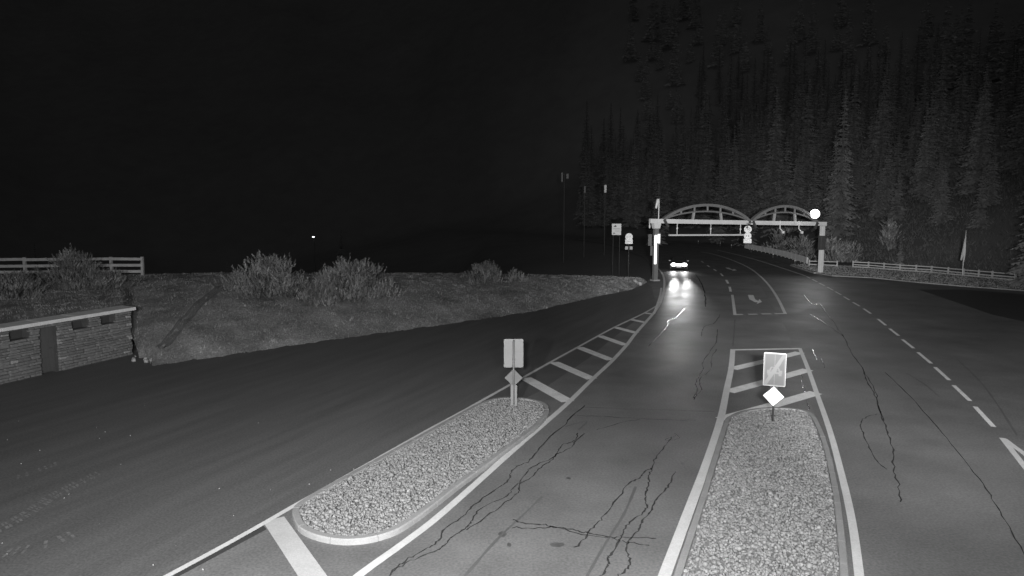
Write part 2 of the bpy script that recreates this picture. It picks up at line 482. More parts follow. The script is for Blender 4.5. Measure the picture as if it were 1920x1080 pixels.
# tar-sealed cracks
CR = [
 ([(1097, 760), (1068, 785.5), (1060, 795), (1024, 827), (999, 857), (988, 867), (962, 880), (957, 891), (951.6, 904), (930, 918.6), (890, 946), (871, 966), (835, 991.5), (826, 1011.5), (806, 1026), (773, 1044), (744, 1064), (731, 1079), (722, 1092)], 0.055),
 ([(1095.5, 814), (1079, 827), (1072, 838), (1043, 853), (1033.6, 864), (1010, 880), (991.6, 898.5), (975, 906), (960.6, 915), (951.5, 929.5), (904, 953), (889.6, 969.6), (878.6, 984), (869.5, 993), (846, 1008), (831, 1024), (810, 1036), (769, 1053.5), (738, 1070)], 0.05),
 ([(1084, 813), (1075.5, 827), (1055, 835), (1044.5, 849), (1033, 860), (999, 875), (988, 886), (975, 904), (973, 920), (962.5, 931), (919, 964), (873, 995)], 0.05),
 ([(1259.6, 820), (1247, 838), (1228.6, 860), (1223, 877), (1217.7, 889), (1216, 906), (1210, 928), (1212, 948), (1205, 962), (1181, 979), (1170, 997), (1163, 1011.5), (1146.6, 1037), (1140, 1048), (1139, 1062.6), (1128, 1079), (1120, 1092)], 0.055),
 ([(1221, 878.5), (1207, 887.6), (1196, 898.5), (1177.6, 907.6), (1163, 931), (1134, 964), (1123, 980.6), (1104.7, 995), (1093.7, 1013), (1076.6, 1028)], 0.055),
 ([(1267, 884), (1256, 904), (1247, 920), (1227, 940.5), (1221, 958.7), (1205, 977), (1199.5, 993), (1177.6, 1015), (1174, 1031.6), (1181, 1050), (1177.6, 1062.6), (1161, 1079), (1150, 1092)], 0.055),
 ([(962.5, 975), (981, 982), (1017, 984), (1043, 989), (1079, 995), (1104.7, 1000.6), (1145, 1008), (1174, 1008.6), (1230.5, 1009.7)], 0.06),
 ([(960.7, 990), (1010, 991), (1039, 989), (1079, 999), (1145, 1010), (1166.6, 1015), (1216, 1022.5)], 0.05),
 ([(1074, 779), (1120, 781), (1174, 784), (1225, 786.5), (1305, 789)], 0.04),
 ([(1090, 764), (1200, 768), (1340, 772)], 0.03),
 ([(1120, 806), (1150, 797), (1200, 786)], 0.03),
 ([(1507, 552.6), (1523, 570), (1538, 570), (1547, 583), (1562, 602), (1571.5, 618), (1582, 631.5), (1596, 661), (1617, 690.6), (1625, 715), (1641, 741.6), (1649, 768.5), (1657.5, 792.6), (1668, 822), (1674.6, 849), (1676, 881), (1684, 908), (1688, 941)], 0.055),
 ([(1520.5, 590), (1547, 606), (1581, 630)], 0.06),
 ([(1617, 690), (1630, 714), (1643, 738), (1646, 760), (1658, 790)], 0.035),
 ([(1648, 776.5), (1625, 782), (1614.5, 795), (1620, 817), (1633, 846), (1647, 868), (1663, 881)], 0.045),
 ([(1660, 698.7), (1698, 736), (1740.7, 782), (1783.6, 833), (1826.6, 886.6), (1861.5, 937.6), (1885.6, 978), (1920, 1037), (1945, 1085)], 0.04),
 ([(1282, 579), (1268, 595), (1252, 602), (1251, 611), (1240, 624), (1215, 650)], 0.09),
 ([(1346, 618), (1342, 641.6), (1330, 662), (1317, 680.6), (1318.5, 691), (1309, 709), (1304, 719.7), (1308, 730), (1300, 746)], 0.06),
 ([(1343, 654.6), (1334, 672), (1333, 691), (1314.6, 709), (1312, 720), (1316, 730), (1307, 740.5), (1300, 750)], 0.05),
 ([(1350, 590), (1340, 605), (1322, 612), (1317, 619.5), (1314.6, 631)], 0.06),
 ([(1304, 514), (1312, 526), (1319, 541), (1322.5, 558), (1323, 575)], 0.12),
 ([(1268, 816), (1248, 826), (1275, 822), (1262, 812)], 0.025),
 ([(1502, 700), (1505, 720), (1512, 748), (1517, 768)], 0.035),
 ([(1524, 655), (1532, 675)], 0.04), ([(1540, 672), (1546, 690)], 0.04),
]
for pts, w in CR:
    P = smooth_line([at(*p) for p in pts], 5)
    P = [Vector((p.x + random.uniform(-.022, .022), p.y + random.uniform(-.045, .045), 0)) for p in P]
    ribbon(P, w * 0.66, Z_TAR, jitter=0.55).build('tar_seam', M['tar'], road)
for pts in ([(1017, 931), (985, 962), (933, 1011), (875, 1077), (860, 1095)], [(1192, 913), (1170, 964), (1138, 1015), (1105, 1073), (1095, 1092)], [(1060, 800), (1100, 790), (1085, 806)], [(1378, 600), (1376, 628), (1374, 650)], [(1700, 700), (1735, 722), (1762, 745)], [(1795, 674), (1837, 715), (1869.5, 758), (1907, 817)]):
    ribbon(smooth_line([at(*p) for p in pts], 6), .06, Z_STAIN + .0015, jitter=.4).build('joint_seam', M['asphalt_hatch'], road)
# oil stains
for (px, py, a, b) in [(942, 1002, .09, .13), (1045, 1022, .16, .1), (955, 1022, .05, .09), (1066, 897, .07, .08), (1280, 870, .05, .1)]:
    c = at(px, py); n = 14
    sheet('oil_stain', [(c.x + a * math.cos(2 * math.pi * k / n) * random.uniform(.8, 1.15), c.y + b * math.sin(2 * math.pi * k / n) * random.uniform(.8, 1.15)) for k in range(n)], Z_STAIN, M['stain'], road)
# tyre tracks of dried mud on the parking area
def tread(pts, w, step, lean, skip=0.15):
    P = smooth_line([at(*p) for p in pts], 14)
    mb = MB(); acc = 0
    for i in range(len(P) - 1):
        d = P[i + 1] - P[i]; acc += d.length
        while acc > step:
            acc -= step
            if random.random() < skip: continue
            dd = d.normalized(); s = Vector((-dd.y, dd.x, 0))
            c = P[i] + Vector((0, 0, Z_STAIN + 0.002))
            for side in (-1, 1):
                a = c + s * side * w * 0.08; b = c + s * side * w * 0.5 + dd * lean * side
                ribbon([a, (a + b) / 2, b], step * 0.42 * random.uniform(.6, 1.2), Z_STAIN + 0.002, mb)
    mb.build('tyre_track', M['dust'], road)
tread([(-40, 1012), (40, 970), (110, 925), (190, 885)], 0.34, 0.13, 0.10)
tread([(-40, 1046), (30, 1034), (90, 1020), (140, 1000)], 0.36, 0.16, 0.05, 0.3)
tread([(-30, 912), (40, 893), (110, 868)], 0.25, 0.16, 0.08, 0.4)

# ------------------------------------------------------------------ traffic islands
def resample(P, step):
    L = [0.0]
    n = len(P)
    for i in range(n): L.append(L[-1] + (P[(i + 1) % n] - P[i]).length)
    k = max(8, int(round(L[-1] / step)))
    out = []
    j = 0
    for q in range(k):
        t = L[-1] * q / k
        while L[j + 1] < t: j += 1
        f = (t - L[j]) / max(1e-9, L[j + 1] - L[j])
        out.append(P[j].lerp(P[(j + 1) % n], f))
    return out
def inset(P, d):
    n = len(P); area = sum(P[i].x * P[(i + 1) % n].y - P[(i + 1) % n].x * P[i].y for i in range(n))
    sg = 1 if area > 0 else -1
    out = []
    for i in range(n):
        t = (P[(i + 1) % n] - P[i - 1]); t.z = 0; t.normalize()
        out.append(P[i] + Vector((-t.y, t.x, 0)) * d * sg)
    return out
def inside(poly, X, Y):
    c = np.zeros(len(X), bool)
    n = len(poly)
    for i in range(n):
        x1, y1, x2, y2 = poly[i].x, poly[i].y, poly[(i + 1) % n].x, poly[(i + 1) % n].y
        k = ((y1 > Y) != (y2 > Y))
        with np.errstate(divide='ignore', invalid='ignore'):
            xi = (x2 - x1) * (Y - y1) / (y2 - y1) + x1
        c ^= k & (X < xi)
    return c
phi = (1 + 5 ** .5) / 2
ICO_V = np.array([(-1, phi, 0), (1, phi, 0), (-1, -phi, 0), (1, -phi, 0), (0, -1, phi), (0, 1, phi), (0, -1, -phi), (0, 1, -phi), (phi, 0, -1), (phi, 0, 1), (-phi, 0, -1), (-phi, 0, 1)]) / 1.902
ICO_F = np.array([(0, 11, 5), (0, 5, 1), (0, 1, 7), (0, 7, 10), (0, 10, 11), (1, 5, 9), (5, 11, 4), (11, 10, 2), (10, 7, 6), (7, 1, 8), (3, 9, 4), (3, 4, 2), (3, 2, 6), (3, 6, 8), (3, 8, 9), (4, 9, 5), (2, 4, 11), (6, 2, 10), (8, 6, 7), (9, 8, 1)])
def stones(cx, cy, cz, size, tone):
    n = len(cx)
    V = ICO_V[None] * RNG.uniform(0.75, 1.2, (n, 12, 1))
    q = RNG.normal(size=(n, 4)); q /= np.linalg.norm(q, axis=1, keepdims=True)
    V = V * (size[:, None, None] * RNG.uniform(0.6, 1.15, (n, 1, 3)))
    w, x, y, z = q.T
    Rm = np.stack([1 - 2 * (y * y + z * z), 2 * (x * y - w * z), 2 * (x * z + w * y), 2 * (x * y + w * z), 1 - 2 * (x * x + z * z), 2 * (y * z - w * x), 2 * (x * z - w * y), 2 * (y * z + w * x), 1 - 2 * (x * x + y * y)], -1).reshape(n, 3, 3)
    V = np.einsum('nij,nkj->nki', Rm, V) + np.stack([cx, cy, cz], -1)[:, None]
    F = (ICO_F[None] + 12 * np.arange(n)[:, None, None]).reshape(-1, 3)
    return V.reshape(-1, 3), F, np.repeat(tone, 12)
def island(outline, label, hk=0.13, wk=0.15, mound=0.10):
    P = resample(smooth_line([at(*p) for p in outline], 8, True), 0.125)
    c = sum(P, Vector()) / len(P)
    root = empty('traffic_island', (c.x, c.y, 0), label, 'traffic island', 'gravel islands between the lanes')
    Pb = inset(P, 0.02); Pi = inset(P, wk)
    n = len(P)
    per = 8
    for s in range(0, n, per):
        e = min(s + per, n)
        mb = MB(); vs = []
        for i in range(s, e + 1):
            k = i % n
            f = 0.0
            if i == s: f = 0.012
            if i == e: f = -0.012
            def L_(Q):
                d = (Q[(k + 1) % n] - Q[k - 1]).normalized() * f * 0.5
                return Q[k] + d
            a, b, t = L_(P), L_(Pb), L_(Pi)
            dz = 0.0
            vs += [Vector((a.x, a.y, -0.03)), Vector((a.x, a.y, hk - 0.025)), Vector((b.x, b.y, hk)), Vector((t.x, t.y, hk)), Vector((t.x, t.y, -0.03))]
        m_ = e - s + 1
        fs = []
        for i in range(m_ - 1):
            for q in range(4):
                fs.append((i * 5 + q, (i + 1) * 5 + q, (i + 1) * 5 + q + 1, i * 5 + q + 1))
        fs += [tuple(range(5)), tuple((m_ - 1) * 5 + q for q in (4, 3, 2, 1, 0))]
        mb.add([v - Vector((c.x, c.y, 0)) for v in vs], fs)
        o = mb.build('kerb_stone', M['kerb'], root)
        o.rotation_euler = (random.uniform(-.0004, .0004), 0, 0)
    bed = sheet('gravel_bed', [(p.x - c.x, p.y - c.y) for p in inset(P, wk - 0.01)], hk - 0.06, M['earth'], root)
    X0, X1 = min(p.x for p in P), max(p.x for p in P); Y0, Y1 = max(8.5, min(p.y for p in P)), max(p.y for p in P)
    nst = int((X1 - X0) * (Y1 - Y0) * 420)
    X = RNG.uniform(X0, X1, nst); Y = RNG.uniform(Y0, Y1, nst)
    # size of stones a little larger near so that no bare soil shows
    k = inside(inset(P, wk + 0.03), X, Y)
    X, Y = X[k], Y[k]
    core = inside(inset(P, wk + 0.45), X, Y)
    Zs = hk - 0.035 + np.where(core, mound * 0.5, 0.0) * RNG.uniform(0.2, 1, len(X)) + RNG.uniform(-0.02, 0.02, len(X))
    size = np.clip(RNG.lognormal(math.log(.033), .3, len(X)), .016, .075)
    tone = np.clip(RNG.normal(1.0, 0.14, len(X)), 0.5, 1.6)
    V, F, T = stones(X - c.x, Y - c.y, Zs, size, tone)
    g = np_mesh('gravel', V, F, M['gravel'], root, T)
    g['kind'] = 'stuff'
    return root
island([(549, 962), (551, 981), (562, 999), (590, 1013), (630, 1021.5), (668, 1022), (706, 1016), (742, 1004), (766, 990), (800, 966), (866, 914), (933, 864), (1000, 812), (1022, 790), (1030, 776), (1024, 763), (1002, 755), (970, 751), (935, 751.5), (903, 760), (860, 782), (800, 815.5), (700, 871), (620, 915), (570, 944)],
       'long teardrop gravel island with pale kerb beside the dark parking area')
island([(1258, 1100), (1310, 945), (1335, 866), (1357, 798), (1366, 787), (1389, 777), (1420, 771.5), (1452, 770), (1490, 772), (1518, 779), (1533, 794), (1553, 842), (1570, 913), (1580, 976), (1591, 1080), (1594, 1170), (1590, 1400), (1560, 1520), (1400, 1560), (1220, 1520), (1190, 1380), (1220, 1225)],
       'broad gravel island in the middle of the road, nearest the viewer')

# ------------------------------------------------------------------ retroreflective sheeting: fields of small cube corners
def retro_mat(name, alb, rough, diff):
    m = bpy.data.materials.new(name); m.use_nodes = True
    t = m.node_tree
    for n in list(t.nodes): t.nodes.remove(n)
    N, L = t.nodes.new, t.links.new
    out = N('ShaderNodeOutputMaterial')
    g = N('ShaderNodeBsdfAnisotropic'); g.inputs['Roughness'].default_value = rough
    d = N('ShaderNodeBsdfDiffuse')
    no = N('ShaderNodeTexNoise'); no.inputs['Scale'].default_value = 3.0
    tc = N('ShaderNodeTexCoord'); L(tc.outputs['Object'], no.inputs['Vector'])
    mr = N('ShaderNodeMapRange'); mr.inputs['To Min'].default_value = alb * 0.93; mr.inputs['To Max'].default_value = min(0.97, alb * 1.05)
    L(no.outputs['Fac'], mr.inputs['Value'])
    L(mr.outputs[0], g.inputs['Color']); L(mr.outputs[0], d.inputs['Color'])
    mx = N('ShaderNodeMixShader'); mx.inputs[0].default_value = diff
    L(g.outputs[0], mx.inputs[1]); L(d.outputs[0], mx.inputs[2]); L(mx.outputs[0], out.inputs['Surface'])
    return m
M['retro_white'] = retro_mat('retro_white', 0.93, 0.26, 0.35)
M['retro_mid'] = retro_mat('retro_mid', 0.165, 0.4, 0.87)
M['retro_pale'] = retro_mat('retro_pale', 0.23, 0.4, 0.87)
M['retro_disc'] = retro_mat('retro_disc', 0.80, 0.34, 0.75)
M['retro_mark'] = retro_mat('retro_mark', 0.52, 0.34, 0.8)
def retro_sheet(name, w, h, a, classify, mats, parent, zoff):
    """classify(x, y) -> material index or -1, x right, y up in metres; faces +Z locally (turned so that +Z looks along -Y of the sign)"""
    e = np.array([[1, 0, 0], [0, 1, 0], [0, 0, 1]], float)
    n = np.ones(3) / 3 ** .5
    u = np.array([1, -1, 0]) / 2 ** .5
    v = np.cross(n, u)
    verts, faces, mi = [], [], []
    Rn = int(max(w, h) / a) + 3
    for i in range(-Rn, Rn + 1):
        for j in range(-Rn, Rn + 1):
            p0 = np.array([i, j, -i - j], float) * a
            cx, cy = p0 @ u, p0 @ v
            if abs(cx) > w / 2 or abs(cy) > h / 2: continue
            k = classify(cx, cy)
            if k < 0: continue
            for q in range(3):
                x_, y_ = e[q] * a, e[(q + 1) % 3] * a
                b = len(verts)
                for P in (p0, p0 + x_, p0 + x_ + y_, p0 + y_):
                    verts.append((P @ u, -(P @ n) - zoff, P @ v))     # local: x right, z up, front towards -y
                faces.append((b, b + 1, b + 2, b + 3)); mi.append(k)
    me = bpy.data.meshes.new(name)
    me.from_pydata(verts, [], faces)
    for m in mats: me.materials.append(m)
    me.polygons.foreach_set('material_index', mi)
    me.update()
    return link(name, me, parent)

# right-hand sign: end of expressway panel over a priority diamond
def plate(name, w, h, th, m, parent, z, y=0.0, r=0.04):
    poly = []
    for cx, cy, a0 in ((w / 2 - r, h / 2 - r, 0), (-w / 2 + r, h / 2 - r, 90), (-w / 2 + r, -h / 2 + r, 180), (w / 2 - r, -h / 2 + r, 270)):
        for k in range(5):
            a = R(a0 + k * 22.5); poly.append((cx + r * math.cos(a), cy + r * math.sin(a)))
    mb = MB()
    n = len(poly)
    vs = [(p[0], y - th / 2, p[1]) for p in poly] + [(p[0], y + th / 2, p[1]) for p in poly]
    mb.add(vs, [tuple(range(n)), tuple(range(2 * n - 1, n - 1, -1))] + [((i + 1) % n, i, n + i, n + (i + 1) % n) for i in range(n)])
    o = mb.build(name, m, parent)
    o.location.z = z
    return o
sr = at(1448, 797)
face = math.atan2(sr.x, sr.y)
root = empty('road_sign', (sr.x, sr.y, 0.1), 'end-of-expressway panel with car and diagonal bar above a bright white diamond', 'road sign', rz=-face)
mb = MB(); mb.tube([(0, 0.06, -0.1), (0, 0.06, 2.2)], 0.03, 12); mb.build('post', M['steel_dark'], root, True)
pn = plate('sign_panel', 0.66, 1.06, 0.02, M['white'], root, 1.70)
def car_shape(x, y):   # front view of a car, centred
    if abs(x) < 0.185 and -0.055 < y < 0.035: return True
    if abs(x) < 0.135 - (y - 0.035) * 0.5 and 0.03 < y < 0.125: return abs(x) > 0.095 - (y - .035) * .5 or y > 0.105
    if 0.10 < abs(x) < 0.17 and -0.11 < y < -0.05: return True
    return False
def sign_class(x, y):
    X, Y = x, y
    if abs(X) > 0.322 or abs(Y) > 0.522: return -1
    if math.hypot(max(0, abs(X) - 0.28), max(0, abs(Y) - 0.48)) > 0.04: return -1
    if abs(X) > 0.282 or abs(Y) > 0.482: return 1
    d = (X * 0.87 - Y * 0.49)
    if abs(d) < 0.055: return 1
    if car_shape(X * .82, (Y + 0.06) * .82):
        if 0.06 < abs(X) < 0.12 and -0.08 < Y < -0.03: return 0
        return 1
    if abs(X) < 0.006: return 2
    return 0
retro_sheet('reflective_face', 0.66, 1.06, 0.0085, sign_class, [M['retro_mid'], M['retro_pale'], M['grey_plate']], pn, 0.03)
for zz in (.25, -.3):
    mb = MB(); mb.bar((-0.28, 0.03, zz), (0.28, 0.03, zz), 0.03, 0.05); mb.build('clamp_rail', M['steel'], pn)
dm = MB()
s_ = 0.315
dm.add([(0, y, z) if i in (0, 2) else (x, y, 0) for y in (-0.01, 0.01) for i, (x, z) in enumerate([(0, s_), (s_, 0), (0, -s_), (-s_, 0)])],
       [(0, 1, 2, 3)[::-1], (4, 5, 6, 7), (0, 1, 5, 4), (1, 2, 6, 5), (2, 3, 7, 6), (3, 0, 4, 7)])
dp = dm.build('diamond_plate', M['white'], root); dp.location.z = 0.84
retro_sheet('reflective_face', 0.64, 0.64, 0.009, lambda x, y: 0 if abs(x) + abs(y) < 0.305 else -1, [M['retro_white']], dp, 0.03)
for xx in (-.09, .09):
    mb = MB(); mb.box((xx, 0.03, 1.15), (0.03, 0.02, 0.14)); mb.build('bracket', M['steel_dark'], root)

# left-hand sign, seen from behind
lsn = at(963, 768)
root = empty('road_sign', (lsn.x, lsn.y, 0.1), 'road sign seen from behind, plain pale panel over a small diamond', 'road sign')
mb = MB(); mb.tube([(0, 0, -0.1), (0, 0, 2.3)], 0.034, 12); mb.build('post', M['sign_grey'], root, True)
pn = plate('sign_panel', 0.66, 0.98, 0.02, M['alu'], root, 1.85, 0.06)
mb = MB(); mb.bar((0.02, -0.0, -0.47), (0.02, -0.0, 0.47), 0.035, 0.05, up=(0, 1, 0)); mb.build('back_rail', M['steel_dark'], pn)
mb = MB(); mb.bar((-0.31, 0.04, 0.0), (0.31, 0.04, 0.0), 0.02, 0.025); mb.build('back_rail', M['alu'], pn)
dm = MB()
s_ = 0.31
dm.add([(0, y, z) if i in (0, 2) else (x, y, 0) for y in (0.05, 0.07) for i, (x, z) in enumerate([(0, s_), (s_, 0), (0, -s_), (-s_, 0)])],
       [(0, 1, 2, 3)[::-1], (4, 5, 6, 7), (0, 1, 5, 4), (1, 2, 6, 5), (2, 3, 7, 6), (3, 0, 4, 7)])
dp = dm.build('diamond_plate', M['sign_grey'], root); dp.location.z = 1.0
mb = MB(); mb.box((-0.055, -0.05, 0.36), (0.085, 0.012, 0.82)); mb.build('marker_board', M['alu'], root)
mb = MB(); mb.box((0.075, -0.05, 0.37), (0.085, 0.012, 0.80)); mb.build('marker_board', M['alu'], root)
for zz in (1.38, 1.62):
    mb = MB(); mb.tube([(0, 0, zz), (0, 0, zz + .07)], 0.045, 12); mb.build('clamp', M['sign_grey'], root)

# ------------------------------------------------------------------ grass bank on the left
def tufts(name, pts, parent=None, hmin=.08, hmax=.2, spread=0.07, blades=4, m='blade'):
    pts = np.asarray(pts); n = len(pts) * blades
    B = np.repeat(pts, blades, 0) + np.c_[RNG.normal(0, spread, (n, 2)), np.zeros(n)]
    a = RNG.uniform(0, 2 * math.pi, n); h = RNG.uniform(hmin, hmax, n); w = RNG.uniform(.006, .016, n) * (h / .12)
    dx, dy = np.cos(a), np.sin(a)
    ln = RNG.normal(0, .5, (n, 2)) * h[:, None]
    V = np.stack([B + np.c_[-dx * w, -dy * w, np.full(n, -.02)], B + np.c_[dx * w, dy * w, np.full(n, -.02)], B + np.c_[ln, h]], 1).reshape(-1, 3)
    F = np.arange(3 * n).reshape(-1, 3)
    T = np.repeat(np.clip(RNG.normal(1, .14, n), .5, 1.6), 3)
    o = np_mesh(name, V, F, M[m], parent, T)
    o['kind'] = 'stuff'
    return o
def lerp_line(P, t):
    L = [0.0]
    for a, b in zip(P[:-1], P[1:]): L.append(L[-1] + (b - a).length)
    d = t * L[-1]
    for i in range(len(P) - 1):
        if d <= L[i + 1] or i == len(P) - 2:
            return P[i].lerp(P[i + 1], (d - L[i]) / (L[i + 1] - L[i]))
# toe follows the parking area (behind the shed wall to the left), crest the skyline
_wa, _wb = at(-160, 757.5), at(248, 663)
_wd = (_wb - _wa).normalized(); _bk = Vector((-_wd.y, _wd.x, 0))
def _beh(p, d=.62, z=2.14): return Vector((p.x, p.y, z)) + _bk * d
TOE = [_beh(_wa - _wd * 5), _beh(_wa), _beh(_wa.lerp(_wb, .4)), _beh(_wa.lerp(_wb, .7)), _beh(_wb + _wd * .12, .62, 2.0), at(252, 640, 0.5), at(262, 672, 0.02), at(290, 685), at(400, 670), at(600, 640), at(800, 613), at(1000, 584), at(1100, 560), at(1180, 544), at(1214, 530)]
def param(P, px):      # interpolate a survey line by image column
    for a, b in zip(P[:-1], P[1:]):
        ca, cb = a[0], b[0]
        if ca <= px <= cb: return Vector(a[1]).lerp(Vector(b[1]), (px - ca) / (cb - ca))
    return Vector(P[-1][1])
toe_px = list(zip([-420, -160, 10, 130, 238, 252, 262, 290, 400, 600, 800, 1000, 1100, 1180, 1214], TOE))
cr_px = list(zip([-420, 0, 270, 420, 700, 860, 1000, 1130, 1214], CRESTW))
cols = list(np.linspace(-420, 236, 40)) + list(np.linspace(238, 300, 22)) + list(np.linspace(310, 1214, 100))
rows = 22
BV = []
def bank_point(px, s):
    a, b = param(toe_px, px), param(cr_px, px)
    p = a.lerp(b, s)
    bulge = math.sin(math.pi * s) * 0.10 * (b.z - a.z)
    zz = a.z + (b.z - a.z) * (1 - (1 - s) ** 1.35) + bulge
    q = Vector((p.x, p.y, zz))
    if px > 262 and s < .12:
        k_ = (1 - s / .12)
        q.y += k_ * (.22 * math.sin(px * .11) * math.sin(px * .037 + 1) + .1 * math.sin(px * .43))
    if 0.02 < s < 0.98:
        q.z += 0.07 * math.sin(q.x * 1.7 + q.y * .9) * math.sin(q.y * 1.3 - q.x * .4) + 0.04 * math.sin(q.x * 4.1) * math.sin(q.y * 3.7)
    return q
for px in cols:
    for r_ in range(rows):
        BV.append(bank_point(px, r_ / (rows - 1)))
    e = bank_point(px, 1.0)
    dirv = Vector((e.x, e.y, 0)).normalized()
    BV.append(e + dirv * 1.5 + Vector((0, 0, -0.3)))
    BV.append(e + dirv * 9 + Vector((0, 0, -e.z - 2.6)))
nr = rows + 2
BF = [(i * nr + j, (i + 1) * nr + j, (i + 1) * nr + j + 1, i * nr + j + 1) for i in range(len(cols) - 1) for j in range(nr - 1)]
bank = np_mesh('grass_bank', [tuple(p) for p in BV], BF, M['grass'])
bank.data.polygons.foreach_set('use_smooth', [True] * len(bank.data.polygons))
tag(bank, 'mown grass bank rising beside the parking area', 'bank', kind='structure')
pts = []
for _ in range(26000):
    px = random.uniform(-60, 1212); s = random.uniform(0.0, 1.02)
    if px < 248 and s < 0.04: continue
    pts.append(tuple(bank_point(px, min(s, 1.0))))
tag(tufts('bank_grass', pts, hmin=.03, hmax=.09), 'short grass growing on the bank', 'grass', kind='stuff')
pts = []
for _ in range(420):
    px = random.uniform(255, 1205); s = random.uniform(0.02, .98)
    if math.sin(px * .05 + s * 7) + random.uniform(-1, 1) < .2: continue
    pts.append(tuple(bank_point(px, s)))
tag(tufts('coarse_grass', pts, hmin=.08, hmax=.2, spread=.12, blades=10), 'taller coarse tufts scattered over the grass bank', 'grass', kind='stuff')
# narrow dark strip with raised edges running down the bank
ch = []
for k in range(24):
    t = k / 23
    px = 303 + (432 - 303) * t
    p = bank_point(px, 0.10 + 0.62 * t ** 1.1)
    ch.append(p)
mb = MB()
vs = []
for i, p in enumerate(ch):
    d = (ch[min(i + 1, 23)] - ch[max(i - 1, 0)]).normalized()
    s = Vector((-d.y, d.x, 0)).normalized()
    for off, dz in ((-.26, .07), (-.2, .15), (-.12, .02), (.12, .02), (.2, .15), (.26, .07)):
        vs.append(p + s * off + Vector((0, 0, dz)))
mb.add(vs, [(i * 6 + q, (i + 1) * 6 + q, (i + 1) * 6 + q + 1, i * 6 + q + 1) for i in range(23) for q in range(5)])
o = mb.build('dark_bank_strip', M['stone_dark'])
tag(o, 'narrow dark strip running diagonally down the grass bank', 'channel', kind='structure')

# ------------------------------------------------------------------ stone shed built into the bank
wa, wb = at(-160, 757.5), at(248, 663)
wd = (wb - wa); wl = wd.length; wd.normalize()
wn = Vector((wd.y, -wd.x, 0))
if wn.dot(Vector((0, 0, 0)) - wa) < 0: wn = -wn
shed = empty('stone_shed', (wa.x, wa.y, 0), 'low dry-stone shed with dark door set into the grass bank', 'shed')
def W(s, d, z):       # along the wall, out from the wall, up (relative to shed)
    return wd * s + wn * d + Vector((0, 0, z))
def wall_s(px):       # distance along the wall for an image column
    best = min(range(2001), key=lambda k: abs(px - (lambda p: 960 + FOC * p.x / (p.y * CP - (p.z - CAM_H) * SP))(wa + wd * wl * k / 2000 + Vector((0, 0, 1)))))
    return wl * best / 2000
HW = 2.06
def wall_top(s): return HW
slots = [(wall_s(19), wall_s(56)), (wall_s(136), wall_s(167)), (wall_s(190), wall_s(218)), (wall_s(-60), wall_s(-25))]
dr = (wall_s(75), wall_s(107))
openings = [(a, b, 1.62, 1.98) for a, b in slots] + [(dr[0], dr[1], -0.1, 1.92)]
# core of the wall with real openings: columns between them
mb = MB()
edges = sorted(set([0.0, wl] + [e for o_ in openings for e in o_[:2]]))
for s0, s1 in zip(edges[:-1], edges[1:]):
    mid = (s0 + s1) / 2
    cut = [o_ for o_ in openings if o_[0] < mid < o_[1]]
    spans = [(-0.1, HW)]
    if cut: spans = [(-0.1, cut[0][2]), (cut[0][3], HW)]
    for z0, z1 in spans:
        if z1 - z0 < 0.02: continue
        q = [W(s0, 0, z0), W(s1, 0, z0), W(s1, -0.5, z0), W(s0, -0.5, z0)]
        mb.add(q + [p + Vector((0, 0, z1 - z0)) for p in q], [(3, 2, 1, 0), (4, 5, 6, 7), (0, 1, 5, 4), (1, 2, 6, 5), (2, 3, 7, 6), (3, 0, 4, 7)])
wall = mb.build('wall', M['mortar'], shed)
mb = MB()
q = [W(0, -0.45, 0), W(wl, -0.45, 0), W(wl, -3.0, 0), W(0, -3.0, 0)]
mb.add(q + [p + Vector((0, 0, HW - .05)) for p in q], [(3, 2, 1, 0), (4, 5, 6, 7), (0, 1, 5, 4), (1, 2, 6, 5), (2, 3, 7, 6), (3, 0, 4, 7)])
mb.build('shed_body', M['stone_dark'], shed)
for a, b in slots:
    mb = MB(); q = [W(a - .02, -0.36, 1.6), W(b + .02, -0.36, 1.6), W(b + .02, -0.44, 1.6), W(a - .02, -0.44, 1.6)]
    mb.add(q + [p + Vector((0, 0, .4)) for p in q], [(3, 2, 1, 0), (4, 5, 6, 7), (0, 1, 5, 4), (1, 2, 6, 5), (2, 3, 7, 6), (3, 0, 4, 7)])
    mb.build('vent_shutter', M['black'], shed)
mb = MB(); q = [W(dr[0], -0.20, 0.0), W(dr[1], -0.20, 0.0), W(dr[1], -0.26, 0.0), W(dr[0], -0.26, 0.0)]
mb.add(q + [p + Vector((0, 0, 1.92)) for p in q], [(3, 2, 1, 0), (4, 5, 6, 7), (0, 1, 5, 4), (1, 2, 6, 5), (2, 3, 7, 6), (3, 0, 4, 7)])
door = mb.build('door', M['door'], shed)
mb = MB(); c = W(dr[1] - .1, -0.17, 1.0); mb.tube([c, c + wd * -0.1], 0.012, 8); mb.build('handle', M['steel_dark'], door)
for zz in (0.6, 1.25):
    mb = MB(); mb.bar(W(dr[0] + .02, -.198, zz), W(dr[1] - .02, -.198, zz), .012, .02); mb.build('rail', M['door'], door)
